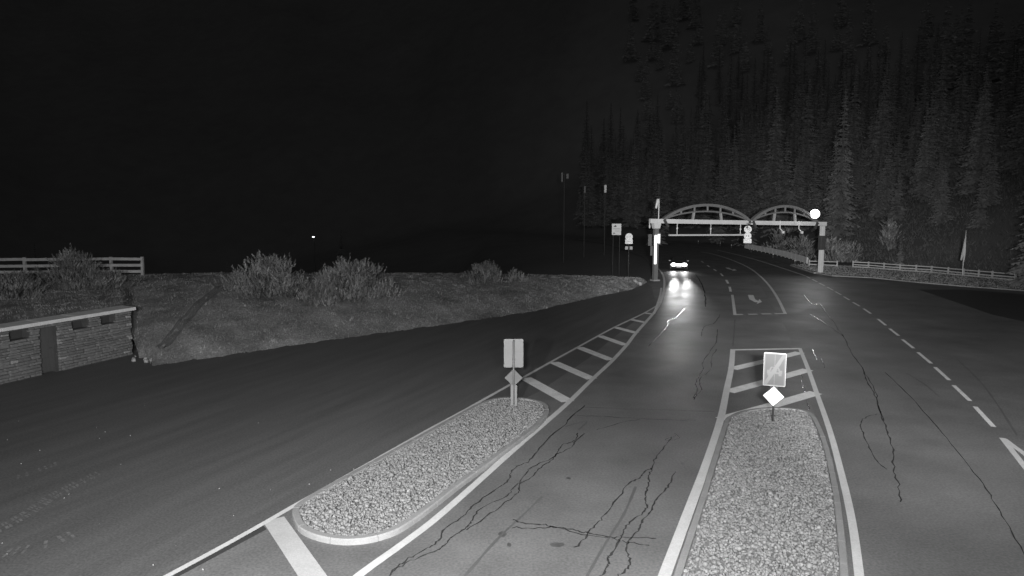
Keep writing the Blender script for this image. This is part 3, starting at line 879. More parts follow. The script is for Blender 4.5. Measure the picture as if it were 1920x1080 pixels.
# stones: shared meshes
ang = math.atan2(wd.y, wd.x)
SM = []
for v in range(14):
    bm = bmesh.new()
    bmesh.ops.create_cube(bm, size=1.0)
    bmesh.ops.bevel(bm, geom=bm.edges[:], offset=0.12, segments=1, affect='EDGES')
    for vv in bm.verts:
        vv.co += Vector((random.uniform(-.06, .06), random.uniform(-.10, .10), random.uniform(-.07, .07)))
    me = bpy.data.meshes.new('stone'); bm.to_mesh(me); bm.free()
    me.materials.append(M['stone_pale'] if v in (0,) else (M['stone_dark'] if v in (1, 2, 3) else M['stone']))
    SM.append(me)
cnt = 0
s_vis = wall_s(-40)
z = -0.02
course = []
while z < HW - 0.05:
    hh = random.uniform(0.075, 0.155)
    if z + hh > HW: hh = HW - z
    s = (s_vis if True else 0) - random.uniform(0, .3)
    while s < wl:
        ln = random.uniform(0.22, 0.62) * (1.25 if hh > .12 else 1.0)
        e = min(s + ln, wl + random.uniform(-.03, .05))
        zc = z + hh / 2
        if e - s > 0.08:
            segs = [(s, e)]
            for o_ in openings:
                if o_[2] - .03 < zc < o_[3] + .03:
                    ns = []
                    for a, b in segs:
                        if b <= o_[0] or a >= o_[1]: ns.append((a, b)); continue
                        if a < o_[0]: ns.append((a, o_[0]))
                        if b > o_[1]: ns.append((o_[1], b))
                    segs = ns
            for a, b in segs:
                if b - a < 0.06: continue
                course.append((a, b, z, hh))
        s = e
    z += hh
course.sort(key=lambda c: -(c[1] - c[0]) * c[3])
rest = MB()
for i, (a, b, z, hh) in enumerate(course):
    me = SM[0] if (b - a < .34 and random.random() < .16) else random.choice(SM[1:])
    loc = W((a + b) / 2, random.uniform(-.05, .0) + 0.0, z + hh / 2)
    if i < 300:
        o = link('stone', me, shed, loc)
        o.rotation_euler = (0, random.uniform(-.02, .02), ang)
        o.scale = ((b - a) - 0.012, 0.20, hh - 0.012)
    else:
        rest.box(loc, ((b - a) - .012, .2, hh - .012), Matrix.Rotation(ang, 3, 'Z'))
if rest.v:
    o = rest.build('stone_infill', M['stone'], shed); o['kind'] = 'stuff'
# coping slabs
nsl = 6
for k in range(nsl):
    s0, s1 = -0.1 + (wl + .25) * k / nsl, -0.1 + (wl + .25) * (k + 1) / nsl - 0.012
    mb = MB(); dz = random.uniform(0, .008)
    q = [W(s0, 0.26, HW + .02 + dz), W(s1, 0.26, HW + .02 + dz), W(s1, -0.6, HW + .06 + dz), W(s0, -0.6, HW + .06 + dz)]
    mb.add(q + [p + Vector((0, 0, .15)) for p in q], [(3, 2, 1, 0), (4, 5, 6, 7), (0, 1, 5, 4), (1, 2, 6, 5), (2, 3, 7, 6), (3, 0, 4, 7)])
    mb.build('coping_slab', M['concrete'], shed, bevel=0.012)
for k in range(9):     # rubble at the wall's end
    p = at(random.uniform(250, 285), random.uniform(668, 680))
    V, F, T = stones(np.zeros(1), np.zeros(1), np.array([.05]), np.array([random.uniform(.06, .14)]), np.ones(1))
    o = np_mesh('rubble_stone', V, F, M['stone_pale'], None, loc=(p.x, p.y, 0.0))
    tag(o, 'loose stone lying at the foot of the shed end wall', 'stone', 'loose stones beside the shed')

# ------------------------------------------------------------------ shrubs
def shrub_mesh(w, d, h, n, size, seed, upright=0.85):
    rs = np.random.default_rng(seed)
    V, T = [], []
    nc = max(10, n // 10)
    cl = []
    for c in range(nc):
        a = rs.uniform(0, 2 * math.pi); e = rs.uniform(0.0, .97)
        lob = 1 + 0.2 * math.sin(2 * a + seed) + 0.14 * math.sin(5 * a + 2 * seed)
        rr = math.sqrt(max(0, 1 - e ** 2)) * rs.uniform(0.3, 1.0) * lob
        cl.append((np.array([w / 2 * rr * math.cos(a), d / 2 * rr * math.sin(a), h * e * rs.uniform(.62, .92)]), rs.uniform(.6, 1.25), float(np.clip(rs.normal(1, .28), .45, 1.7))))
    for k in range(n):
        cc, cs, ct = cl[rs.integers(nc)]
        off = rs.normal(0, .36 * size * cs * 1.3, 3); off[2] *= .7
        c = cc + off
        c[2] = max(c[2], .03)
        ax = np.array([off[0] * .5 + cc[0] / w * (1 - upright), off[1] * .5 + cc[1] / d * (1 - upright), .45]) + rs.normal(0, .10, 3)
        ax /= np.linalg.norm(ax)
        L = size * rs.uniform(.7, 1.35)
        tn = float(np.clip(rs.normal(1, .2), .45, 1.7)) * ct
        p1 = np.cross(ax, [1, 0, .3]); p1 /= np.linalg.norm(p1); p2 = np.cross(ax, p1)
        for q in range(12):
            t = q / 12 * .95
            b = c + ax * L * t
            an = rs.uniform(0, 6.28)
            o = p1 * math.cos(an) + p2 * math.sin(an)
            ln = L * .42 * (1 - .55 * t)
            tip = b + o * ln * .75 + ax * ln * .9
            wd_ = np.cross(o, ax) * L * .055
            V += [b - wd_, b + wd_, tip]; T += [tn] * 3
    return np.array(V), np.array(T)
def shrub(name, label, cat, loc, w, d, h, n, size, seed, group=None, upright=0.85, leaf='leaf'):
    root = empty(name, loc, label, cat, group)
    V, T = shrub_mesh(w, d, h, n, size, seed, upright)
    np_mesh('foliage', V, np.arange(len(V)).reshape(-1, 3), M[leaf], root, T)
    rs = random.Random(seed)
    mb = MB()
    for k in range(9):
        a = rs.uniform(0, 6.28); r_ = rs.uniform(.2, .75)
        e = Vector((w / 2 * r_ * math.cos(a), d / 2 * r_ * math.sin(a), h * rs.uniform(.55, .9)))
        mb.tube([(0, 0, -.15), (e.x * .4, e.y * .4, e.z * .35), e], [.05, .035, .012], 6)
    mb.build('stems', M['bark'], root)
    return root
def bush_px(x0, x1, ytop, ybot, s, d_ratio, *args, **kw):
    pass
def on_bank(px, s):
    p = bank_point(px, s); return (p.x, p.y, p.z - .05)
G = 'dwarf pines on the bank'
shrub('dwarf_pine', 'wide dwarf pine on the bank, left of the pair', 'shrub', on_bank(497, .50), 5.2, 3.6, 2.45, 1300, .42, 3, G)
shrub('dwarf_pine', 'low spreading dwarf pine, right of the pair on the bank', 'shrub', on_bank(657, .40), 5.9, 3.6, 2.4, 1400, .42, 5, G)
shrub('dwarf_pine', 'thin lower dwarf pine at the left foot of the right-hand pine', 'shrub', on_bank(598, .34), 2.4, 1.9, 1.4, 420, .38, 8, G)
shrub('leafy_shrub', 'loose shrub at the crest of the bank near the right', 'shrub', on_bank(905, .62), 3.6, 2.2, 1.35, 460, .36, 12)
shrub('leafy_shrub', 'small low shrub just right of the crest shrub', 'shrub', on_bank(965, .66), 2.0, 1.6, .75, 170, .3, 15)
shrub('sapling', 'dim sapling standing up behind the crest shrub', 'shrub', on_bank(915, 1.0), 1.1, 1.0, 1.2, 110, .3, 17)
shrub('leafy_shrub', 'tall bushy shrub in front of the wooden fence', 'shrub', on_bank(142, .52), 3.3, 2.4, 2.35, 900, .30, 21, upright=.5)
shrub('leafy_shrub', 'low overgrown shrub above the shed at the picture edge', 'shrub', on_bank(25, .40), 3.4, 2.0, 1.35, 600, .30, 23, upright=.5)
shrub('leafy_shrub', 'drooping shrub right of the tall one, by the fence end', 'shrub', on_bank(205, .50), 2.2, 1.8, 1.0, 330, .28, 25, upright=.4)

# ------------------------------------------------------------------ fences
def fence(label, posts, rails, hpost, m='wood', wp=0.12, hr=0.14, name='rail_fence'):
    root = empty(name, posts[0], label, 'fence')
    o_ = Vector(posts[0])
    for p in posts:
        mb = MB(); q = Vector(p) - o_
        mb.box(q + Vector((0, 0, hpost / 2 - .15)), (wp, wp, hpost + .3), Matrix.Rotation(random.uniform(-.03, .03), 3, 'Y') @ Matrix.Rotation(random.uniform(-.2, .2), 3, 'Z'), taper=.95)
        mb.build('post', M[m], root)
    for a, b in zip(posts[:-1], posts[1:]):
        a, b = Vector(a) - o_, Vector(b) - o_
        side = Vector((a.y - b.y, b.x - a.x, 0)).normalized()
        if side.y > 0: side = -side
        for hgt in rails:
            mb = MB()
            j1, j2 = random.uniform(-.02, .02), random.uniform(-.02, .02)
            mb.bar(a + side * .09 + Vector((0, 0, hgt + j1)) - (b - a).normalized() * .06, b + side * .09 + Vector((0, 0, hgt + j2)) + (b - a).normalized() * .06, .045, hr)
            mb.build('rail', M[m], root)
    return root
fp = []
for px in (-140, -45, 47, 128, 209, 268):
    fp.append(tuple(bank_point(px, .985)))
fence('weathered three-rail wooden fence on the crest above the shed', fp, (0.24, 0.62, 1.02), 1.15, wp=.15, hr=.17)
def gfence(label, pl, rails=(0.3, 0.68), h=.85):
    return fence(label, [tuple(at(*p)) for p in pl], rails, h, wp=.14, hr=.11)
gfence('short two-rail wooden fence behind the gantry post', [(1517, 500), (1543, 501), (1569, 502)])
gfence('long two-rail wooden fence behind the right-hand verge', [(1599, 502.5), (1628, 504), (1657, 506.5), (1687, 509), (1717, 511), (1746, 513), (1777, 516), (1806, 519), (1834, 521.5), (1860, 524), (1903, 528)], (0.16, .42, .72), .85)

# right-hand verge, grass over a low kerb
vg = [Vector(p) for p in VERGE[:9]]
back = [at(1513, 497), at(1540, 499), at(1600, 500), at(1720, 507), at(1806, 514), at(1905, 523), at(2010, 534)]
mb = MB()
poly = [(p.x, p.y) for p in vg] + [(p.x, p.y) for p in back]
bm = bmesh.new()
f = bm.faces.new([bm.verts.new((x, y, .10)) for x, y in poly])
ex = bmesh.ops.extrude_face_region(bm, geom=[f])
bmesh.ops.translate(bm, verts=[v for v in ex['geom'] if isinstance(v, bmesh.types.BMVert)], vec=(0, 0, -.2))
bmesh.ops.triangulate(bm, faces=bm.faces[:])
bmesh.ops.recalc_face_normals(bm, faces=bm.faces[:])
me = bpy.data.meshes.new('verge'); bm.to_mesh(me); bm.free(); me.materials.append(M['grass'])
o = link('verge', me); tag(o, 'strip of grass verge beyond the right-hand road edge', 'verge', kind='structure')
xs = [p[0] for p in poly]; ys = [p[1] for p in poly]
X = RNG.uniform(min(xs), max(xs), 22000); Y = RNG.uniform(min(ys), max(ys), 22000)
k = inside([Vector((x, y, 0)) for x, y in poly], X, Y)
tag(tufts('verge_grass', np.c_[X[k], Y[k], np.full(k.sum(), .1)][:6000], hmin=.06, hmax=.16), 'short grass on the right-hand verge', 'grass', kind='stuff')
# pale kerb stones along the road edge in front of the barrier
kb = [at(1484, 498.5), at(1500, 503.5), at(1515, 508.5), at(1529, 513)]
kroot = empty('kerb', kb[0], 'pale kerb strip along the road edge before the timber barrier', 'kerb')
P = resample_open = []
for a, b in zip(kb[:-1], kb[1:]):
    for q in range(2):
        p0, p1 = a.lerp(b, q / 2), a.lerp(b, (q + 1) / 2 - .02)
        mb = MB(); mb.bar(p0 - kb[0] + Vector((0, 0, .06)), p1 - kb[0] + Vector((0, 0, .06)), .35, .14); mb.build('kerb_stone', M['kerb'], kroot)

# timber crash barrier on the outside of the bend
tb0, tb1 = at(1513, 496), at(1396, 466.5)
root = empty('timber_barrier', tb0, 'low boarded timber barrier along the outside of the bend', 'barrier')
nb = 16
mid = (tb0 + tb1) / 2 + Vector((1.6, -.4, 0))
def tbp(t): return tb0 * (1 - t) ** 2 + mid * 2 * t * (1 - t) + tb1 * t * t
for k in range(nb):
    a, b = tbp(k / nb) - tb0, tbp((k + 1) / nb) - tb0
    e = (b - a).normalized() * .02
    mb = MB(); mb.bar(a + e + Vector((0, 0, .52)), b - e + Vector((0, 0, .52)), .08, .80); mb.build('board', M['barrier'], root)
    mb = MB(); mb.box(a + Vector((.15, .05, .38)), (.12, .12, .85)); mb.build('post', M['wood'], root)
# reflector posts
for i, (px, py) in enumerate([(1490, 496), (1449, 483.5), (1408, 473), (1371, 465), (1350, 461), (1309, 457)]):
    p = at(px, py)
    root = empty('delineator_post', p, 'small roadside reflector post along the bend below the barrier', 'reflector post', 'reflector posts along the bend')
    mb = MB(); mb.box((0, 0, .32), (.12, .10, .64), taper=.8); mb.build('post', M['steel_dark'], root)
    mb = MB(); mb.box((0, -.055, .52), (.11, .015, .18)); mb.build('reflector', M['white'], root)

# ------------------------------------------------------------------ gantry
PL, PR = at(1228, 526.5), at(1538, 513)
GD = PR - PL
def GP(t, z): return Vector((PL.x + GD.x * t, PL.y + GD.y * t, z))
def bz(t): return 5.72 - 0.42 * t           # beam axis height
gd = GD.normalized(); gn = Vector((gd.y, -gd.x, 0))      # towards the camera
ga = empty('gantry', PL, 'steel toll gantry with twin arches spanning the road', 'gantry')
def gl(p): return p - PL
mb = MB(); mb.bar(gl(GP(-.035, bz(-.035))), gl(GP(1.02, bz(1.02))), .34, .42); mb.build('beam', M['steel'], ga, bevel=.02)
for t, w in ((0.0, .40), (1.0, .37)):
    mb = MB(); mb.box(gl(GP(t, bz(t) / 2 - .1)), (w, .4, bz(t) - .25), Matrix.Rotation(math.atan2(gd.y, gd.x), 3, 'Z')); mb.build('column', M['steel_mid'] if t == 0 else M['steel'], ga, bevel=.02)
    mb = MB(); mb.box(gl(GP(t, .06)), (w + .3, .7, .16), Matrix.Rotation(math.atan2(gd.y, gd.x), 3, 'Z')); mb.build('base_plate', M['kerb'], ga)
mb = MB(); mb.box(gl(GP(0, bz(0) - .45)), (.62, .42, .5), Matrix.Rotation(math.atan2(gd.y, gd.x), 3, 'Z'), taper=1.25); mb.build('bracket', M['steel'], ga)
mb = MB(); mb.box(gl(GP(.995, bz(1) - 2.0)) + gn * .1, (.62, .45, 1.5), Matrix.Rotation(math.atan2(gd.y, gd.x), 3, 'Z')); mb.build('equipment_cabinet', M['black'], ga, bevel=.03)
def arch(t0, t1, rise):
    def A(u, off):
        t = t0 + (t1 - t0) * u
        return GP(t, bz(t) + .12 + (rise - off) * (1 - (2 * u - 1) ** 2) ** .85) 
    n = 22
    up = MB(); up_pts = []
    for k in range(n):
        a, b = A(k / n, 0), A((k + 1) / n, 0)
        d = (b - a).normalized()
        up.bar(gl(a) - d * .01 + gn * .0, gl(b) + d * .01, .45, .26)
    up.build('upper_chord', M['steel_mid'], ga)
    lo = MB()
    for k in range(n):
        u0, u1 = .04 + .92 * k / n, .04 + .92 * (k + 1) / n
        a, b = A(u0, .62), A(u1, .62)
        d = (b - a).normalized()
        lo.bar(gl(a) - d * .01, gl(b) + d * .01, .26, .14)
    lo.build('lower_chord', M['steel_mid'], ga)
    for u in (.2, .35, .5, .65, .8):
        a, b = A(u, .08), A(u, .60)
        mb = MB(); mb.bar(gl(a), gl(b), .16, .16); mb.build('tie', M['steel_mid'], ga)
    for u, lean in ((.345, -.02), (.655, .02)):
        a = A(u, .66); t = t0 + (t1 - t0) * (u + lean * .6)
        b = GP(t, bz(t) + .1)
        mb = MB(); mb.bar(gl(a), gl(b), .22, .16); mb.build('strut', M['steel_mid2'], ga)
    for u in (0.0, 1.0):
        a = A(u, 0)
        t = t0 + (t1 - t0) * (u + (.045 if u == 0 else -.045))
        mb = MB(); mb.bar(gl(a) + gn * .25, gl(GP(t, bz(t) - .55)) + gn * .25, .16, .22); mb.build('bracket', M['steel_dark'], ga)
arch(.035, .53, 1.52)
arch(.545, .955, 1.62)
# clearance bar hung below the left bay
tb = (.07, .525)
mb = MB(); mb.tube([gl(GP(tb[0], bz(.1) - 1.32)), gl(GP(tb[1], bz(.5) - 1.25))], .085, 10); mb.build('clearance_bar', M['steel'], ga)
for t in (.115, .305, .48):
    mb = MB(); mb.tube([gl(GP(t, bz(t) - .2)), gl(GP(t, bz(t) - 1.3))], .04, 8); mb.tube([gl(GP(t, bz(t) - .75)), gl(GP(t, bz(t) - .6))], .09, 8); mb.build('hanger', M['steel'], ga)
for t in (.71, .83):
    mb = MB(); mb.tube([gl(GP(t, bz(t) + .25)) + gn * .3, gl(GP(t, bz(t) - .55)) + gn * .3, gl(GP(t + .006, bz(t) - .8)) + gn * .5], .055, 8); mb.build('hanger', M['steel'], ga)
    mb = MB(); mb.box(gl(GP(t + .01, bz(t) - .92)) + gn * .5, (.22, .3, .24)); mb.build('sensor', M['steel'], ga)
# luminous strip on the left column
mb = MB(); mb.box(gl(atY(1229, 468, PL.y - .3)), (.2, .08, 2.75)); mb.build('light_strip', M['led'], ga)
mb = MB(); mb.box(gl(atY(1235.3, 447.5, PL.y - .3)), (.2, .08, .85)); mb.build('light_strip', M['led'], ga)
mb = MB(); mb.box(gl(atY(1235.3, 447.5, PL.y - .2)), (.34, .12, 1.1)); mb.build('lamp_housing', M['steel_dark'], ga)
mb = MB(); mb.box(gl(atY(1218.5, 450, PL.y)), (.34, .2, 1.1)); mb.box(gl(atY(1221, 470, PL.y)), (.2, .2, .9)); mb.build('lamp_housing', M['steel_dark'], ga)
mb = MB(); a = atY(1218, 418, PL.y); mb.tube([gl(a), gl(a) + Vector((0, -.05, -.25))], .05, 8); mb.tube([gl(a) + Vector((0, -.05, -.25)), gl(a) + Vector((0, -.08, -.5))], [.09, .05], 8); mb.build('sensor', M['steel'], ga)
# camera mast on the left end
mroot = ga
a = GP(.012, bz(0) + .2); 
mb = MB(); mb.tube([gl(a), gl(a + Vector((0, 0, 1.75)))], .05, 8); mb.build('mast', M['steel'], ga)
mb = MB(); c = a + Vector((-.05, 0, 1.75)); mb.tube([gl(c + Vector((.08, 0, .1))), gl(c + Vector((-.1, -.1, .05))), gl(c + Vector((-.28, -.3, -.75)))], [.1, .13, .10], 10); mb.build('mast_camera', M['steel'], ga, True)

# road lamp at the right end of the gantry, facing the camera
lp = atY(1528, 401, PR.y - 1.0)
lamp = empty('floodlight', lp, 'dazzling lit floodlight at the right end of the gantry', 'lamp')
mb = MB()
to = Vector((0 - lp.x, 0 - lp.y, -1.5)).normalized()
mb.tube([to * -.25, to * -.05, to * .0], [.26, .48, .51], 24); mb.build('housing', M['steel_dark'], lamp, True)
mb = MB(); mb.tube([to * .005, to * .03, to * .05], [.46, .44, .3], 28); mb.build('lens', M['lamp'], lamp, True)
mb = MB(); mb.bar(to * -.15, to * -.15 + Vector((.1, .8, -.6)), .1, .1); mb.build('arm', M['steel'], lamp)
l = bpy.data.lights.new('floodlight_beam', 'SPOT'); l.energy = 900; l.spot_size = R(140); l.spot_blend = 1.0; l.shadow_soft_size = .45
lo_ = bpy.data.objects.new('floodlight_beam', l); COL.objects.link(lo_); lo_.parent = lamp; lo_.location = to * .12
lo_.rotation_euler = (to + Vector((0, 0, -.25))).to_track_quat('-Z', 'Y').to_euler()

# round signs hung from the gantry centre
def disc(mb, c, r, y0, y1, n=24):
    P0 = [(c[0] + r * math.cos(2 * math.pi * k / n), y0, c[1] + r * math.sin(2 * math.pi * k / n)) for k in range(n)]
    P1 = [(p[0], y1, p[2]) for p in P0]
    mb.add(P0 + P1, [tuple(range(n)), tuple(range(2 * n - 1, n - 1, -1))] + [((k + 1) % n, k, n + k, n + (k + 1) % n) for k in range(n)])
def disc_sign(parent, z, r, marks):
    mb = MB(); disc(mb, (0, 0), r, -.01, .01)
    o = mb.build('sign_disc', M['white'], parent); o.location.z = z
    def cl(x, y):
        if math.hypot(x, y) > r * .97: return -1
        return 1 if marks(x / r, y / r) else 0
    retro_sheet('reflective_face', 2 * r, 2 * r, .02, cl, [M['retro_disc'], M['retro_mark']], o, .05)
def rect_sign(parent, z, w, h, marks=None):
    o = plate('sign_plate', w, h, .02, M['white'], parent, z, r=.06)
    def cl(x, y):
        if abs(x) > w / 2 - .01 or abs(y) > h / 2 - .01: return -1
        return 1 if (marks and marks(x, y)) else 0
    retro_sheet('reflective_face', w, h, .02, cl, [M['retro_disc'], M['retro_mark']], o, .05)
c = GP(.575, 0); c = c + gn * .8
sgz = lambda py: atY(1402, py, c.y).z
xc = atY(1402, 440, c.y).x
sg = empty('traffic_sign', (xc, c.y, 0), 'two round signs and a plate hung under the gantry middle', 'traffic sign', rz=-math.atan2(xc, c.y))
sg.location.z = sgz(456)
zo = lambda py: sgz(py) - sgz(456)
ringm = lambda x, y: (.45 < math.hypot(x, y) < .62 and y > -.3) or (abs(x) < .16 and abs(y) < .25)
disc_sign(sg, zo(430), .365, ringm)
disc_sign(sg, zo(442.5), .355, lambda x, y: .1 < x < .42 and abs(y) < .25 or (-.5 < x < -.25 and abs(y) < .2))
rect_sign(sg, zo(451.8), .76, .44)
mb = MB(); mb.tube([(-.0, .08, -.1), (0, .08, zo(418))], .04, 8); mb.build('post', M['steel_dark'], sg)
mb = MB(); mb.bar((-.3, .06, zo(419)), (.3, .06, zo(419)), .08, .1); mb.build('bracket', M['steel_dark'], sg)

# left-hand road sign beside the gantry
sy = 70.0
base = atY(1178, 520, sy); base.z = -.6
ps = empty('traffic_sign', (base.x, base.y, base.z), 'round sign over a rectangular plate on a post left of the gantry', 'traffic sign', rz=-math.atan2(base.x, base.y))
zq = lambda py: atY(1178, py, sy).z - base.z
disc_sign(ps, zq(444.2), .37, lambda x, y: abs(y) < .12 and .12 < abs(x) < .5)
rect_sign(ps, zq(453), .74, .46, lambda x, y: abs(y - .04) < .03 and abs(x) < .2)
mb = MB(); mb.tube([(0, .06, -.4), (0, .06, zq(436))], .03, 8); mb.build('post', M['steel_dark'], ps)
for xx in (-.22, .22):
    mb = MB(); mb.box((xx, 0, zq(465)), (.28, .03, .32)); mb.build('small_plate', M['grey_plate'], ps)

# information board further left
sy = 76.0
base = atY(1154.5, 520, sy); base.z = -1.6
ib = empty('information_board', (base.x, base.y, base.z), 'pale square information board with emblem and faint text rows', 'sign', rz=-math.atan2(base.x, base.y))
zq = lambda py: atY(1154.5, py, sy).z - base.z
pl = plate('board', 1.0, 1.22, .04, M['white'], ib, zq(430), r=.03)
mb = MB(); mb.add([(-.36, -.03, .26), (.02, -.03, .26), (-.05, -.03, .42), (-.14, -.03, .47), (-.2, -.03, .40)], [(0, 1, 2, 3, 4)]); mb.build('emblem', M['black'], pl)
for (x, z, w, h) in [(0, .06, .78, .09), (.06, -.1, .55, .05), (.1, -.26, .6, .05)]:
    mb = MB(); mb.box((x, -.026, z), (w, .006, h)); mb.build('text_row', M['grey_plate'], pl)
mb = MB(); mb.box((-.25, -.026, -.42), (.24, .006, .1)); mb.build('text_row', M['black'], pl)
for xx in (-.35, .35):
    mb = MB(); mb.tube([(xx, .05, -.5), (xx, .05, zq(424))], .025, 8); mb.build('post', M['steel_dark'], ib)

# aerial masts in the dark behind
def mast(px, ytop, ybot, Y, panels, label):
    b = atY(px, 470, Y)
    b.z = float(terrain([b.x], [b.y])[0])
    r = empty('aerial_mast', b, label, 'mast')
    zt = atY(px, ytop, Y).z - b.z
    mb = MB(); mb.tube([(0, 0, -.5), (0, 0, zt)], [.06, .04], 8); mb.build('pole', M['steel_dark'], r)
    for dx, y0, y1, w in panels:
        za, zb = atY(px, y1, Y).z - b.z, atY(px, y0, Y).z - b.z
        mb = MB(); mb.box((dx, -.2, (za + zb) / 2), (w, .15, zb - za)); mb.build('panel', M['steel'] if w > .33 else M['steel_dark'], r)
mast(1057, 324, 400, 105, [(.45, 326, 335, .32), (-.35, 324, 341, .22)], 'dim mast with two aerial panels far left of the gantry')
mast(1095, 348, 400, 110, [(0, 349, 362, .25)], 'faint mast with one narrow panel, between the two others')
r_ = mast(1133, 345, 400, 110, [(0, 347, 361, .34)], 'mast with a bright narrow panel above the information board')

# ------------------------------------------------------------------ flag
fb = at(1804, 520)
fl = empty('flagpole', fb, 'white pole with a furled flag by the right-hand fence', 'flagpole')
mb = MB(); mb.tube([(0, 0, -.2), (0, 0, 1.0), (.06, 0, 4.75)], [.05, .045, .03], 10); mb.build('pole', M['steel'], fl, True)
mb = MB()
prof = [(1.55, .03), (2.0, .12), (2.6, .2), (3.2, .2), (3.8, .13), (4.3, .07), (4.6, .02)]
n = 12
vs = []
for z, w in prof:
    for k in range(n):
        a = 2 * math.pi * k / n
        rr = w * (.55 + .45 * math.cos(3 * a + z * 1.3))
        vs.append((.03 + rr * math.cos(a) * .7 + .04, rr * math.sin(a) * .5, z))
mb.add(vs, [(i * n + k, i * n + (k + 1) % n, (i + 1) * n + (k + 1) % n, (i + 1) * n + k) for i in range(len(prof) - 1) for k in range(n)])
mb.add([(-.02, 0, 3.9), (-.18, .05, 2.4), (-.3, 0, 1.75), (-.16, -.05, 1.7), (0, 0, 2.3), (-.02, .02, 3.9), (-.18, .09, 2.4), (-.3, .04, 1.75), (-.16, -.01, 1.7), (0, .04, 2.3)], [(0, 1, 2, 3, 4), (9, 8, 7, 6, 5), (0, 5, 6, 1), (1, 6, 7, 2), (2, 7, 8, 3), (3, 8, 9, 4)])
mb.build('flag', M['cloth'], fl, True)

# ------------------------------------------------------------------ oncoming car
cp = at(1272, 504.5)
hd = math.atan2(-19.0, -79.0)        # heading of the front
car = empty('car', (cp.x, cp.y, 0.005), 'dark car with dazzling headlights coming under the gantry', 'car')
fw = Vector((-.21, -.978, 0))
car.rotation_euler = (0, 0, math.atan2(fw.y, fw.x))     # +X is forward
secs = [  # x, half width, z low, z belt, z top, half width top
    (2.12, .62, .32, .58, .62, .55), (2.05, .78, .22, .66, .72, .66), (1.75, .86, .20, .74, .84, .74), (1.0, .89, .20, .84, .95, .78),
    (.75, .90, .20, .88, .99, .78), (0.05, .90, .20, .90, 1.38, .62), (-.5, .90, .20, .91, 1.46, .60), (-1.2, .89, .20, .93, 1.42, .58), (-1.85, .86, .24, .95, 1.08, .64), (-2.1, .78, .32, .88, .98, .62)]
mb = MB(); vs = []
for x, w, z0, z1, z2, wt in secs:
    vs += [(x, -w * .92, z0), (x, -w, (z0 + z1) / 2), (x, -w * .97, z1), (x, -wt, z2 - .02), (x, -wt * .5, z2), (x, wt * .5, z2), (x, wt, z2 - .02), (x, w * .97, z1), (x, w, (z0 + z1) / 2), (x, w * .92, z0)]
m_ = 10
fs = [(i * m_ + k, i * m_ + (k + 1) % m_, (i + 1) * m_ + (k + 1) % m_, (i + 1) * m_ + k) for i in range(len(secs) - 1) for k in range(m_)]
fs += [tuple(range(m_ - 1, -1, -1)), tuple((len(secs) - 1) * m_ + k for k in range(m_))]
mb.add(vs, fs); body = mb.build('body', M['car_paint'], car, True)
mb = MB(); mb.add([(.72, -.72, 1.02), (.72, .72, 1.02), (.08, .56, 1.385), (.08, -.56, 1.385)], [(0, 1, 2, 3)])
mb.add([(.745, -.72, 1.01), (.745, .72, 1.01), (.10, .56, 1.40), (.10, -.56, 1.40)], [(0, 1, 2, 3)]); mb.build('windscreen', M['glass'], car)
for sy_ in (-1, 1):
    mb = MB(); mb.add([(.5, sy_ * .84, .98), (-1.5, sy_ * .83, 1.0), (-1.1, sy_ * .645, 1.37), (.02, sy_ * .665, 1.35)], [(0, 1, 2, 3)]); mb.build('side_window', M['glass'], car)
    mb = MB(); mb.box((.55, sy_ * 1.0, 1.0), (.14, .22, .14)); mb.build('wing_mirror', M['car_paint'], car, bevel=.03)
    for x in (1.35, -1.35):
        mb = MB(); mb.tube([(x, sy_ * .70, .32), (x, sy_ * .91, .32)], .32, 20); w_ = mb.build('wheel', M['tyre'], car, False)
        mb = MB(); mb.tube([(x, sy_ * .90, .32), (x, sy_ * .925, .32)], [.2, .19], 16); mb.build('rim', M['steel'], w_)
    mb = MB()
    n = 18
    prof = []
    for xx, sc in ((2.03, 1.0), (2.12, .95), (2.16, .6)):
        prof.append([(xx - .05 * 0, sy_ * .60 + .28 * sc * math.cos(2 * math.pi * k / n), .66 + .19 * sc * math.sin(2 * math.pi * k / n)) for k in range(n)])
    vs = [p for r__ in prof for p in r__]
    mb.add(vs, [(i * n + k, i * n + (k + 1) % n, (i + 1) * n + (k + 1) % n, (i + 1) * n + k) for i in range(2) for k in range(n)] + [tuple(2 * n + k for k in range(n))])
    mb.build('headlight', M['headlight'], car, True)
    for en, cone, tilt in ((9500, 7, -.012), (220, 80, -.08)):
        l = bpy.data.lights.new('headlight_beam', 'SPOT'); l.energy = en; l.spot_size = R(cone); l.spot_blend = 1.0; l.shadow_soft_size = .12
        lo_ = bpy.data.objects.new('headlight_beam', l); COL.objects.link(lo_); lo_.parent = car; lo_.location = (2.25, sy_ * .60, .66)
        lo_.rotation_euler = Vector((1, 0, tilt)).to_track_quat('-Z', 'Y').to_euler()
mb = MB(); mb.box((2.13, 0, .64), (.03, .82, .2)); mb.build('glare_bar', M['headlight'], car, bevel=.01)  # added glowing bar, stands in for the merged glare of both headlights
mb = MB(); mb.box((2.12, 0, .42), (.04, 1.0, .16)); mb.build('grille', M['tyre'], car)
mb = MB(); mb.box((2.15, 0, .40), (.02, .52, .11)); mb.build('number_plate', M['white'], car)

# ------------------------------------------------------------------ rocks by the gantry foot
for k in range(11):
    px = 1160 + 4.0 * k + random.uniform(-2, 2); py = 527 + (3 if k > 6 else 0) + random.uniform(-3, 3)
    p = at(px, py, .25)
    V, F, T = stones(np.zeros(1), np.zeros(1), np.array([.1]), np.array([random.uniform(.2, .38)]), np.ones(1))
    o = np_mesh('boulder', V, F, M['stone_pale'], None, loc=(p.x, p.y, .18))
    tag(o, 'pale boulder in the low rock heap left of the gantry column', 'rock', 'rocks heaped by the gantry foot')

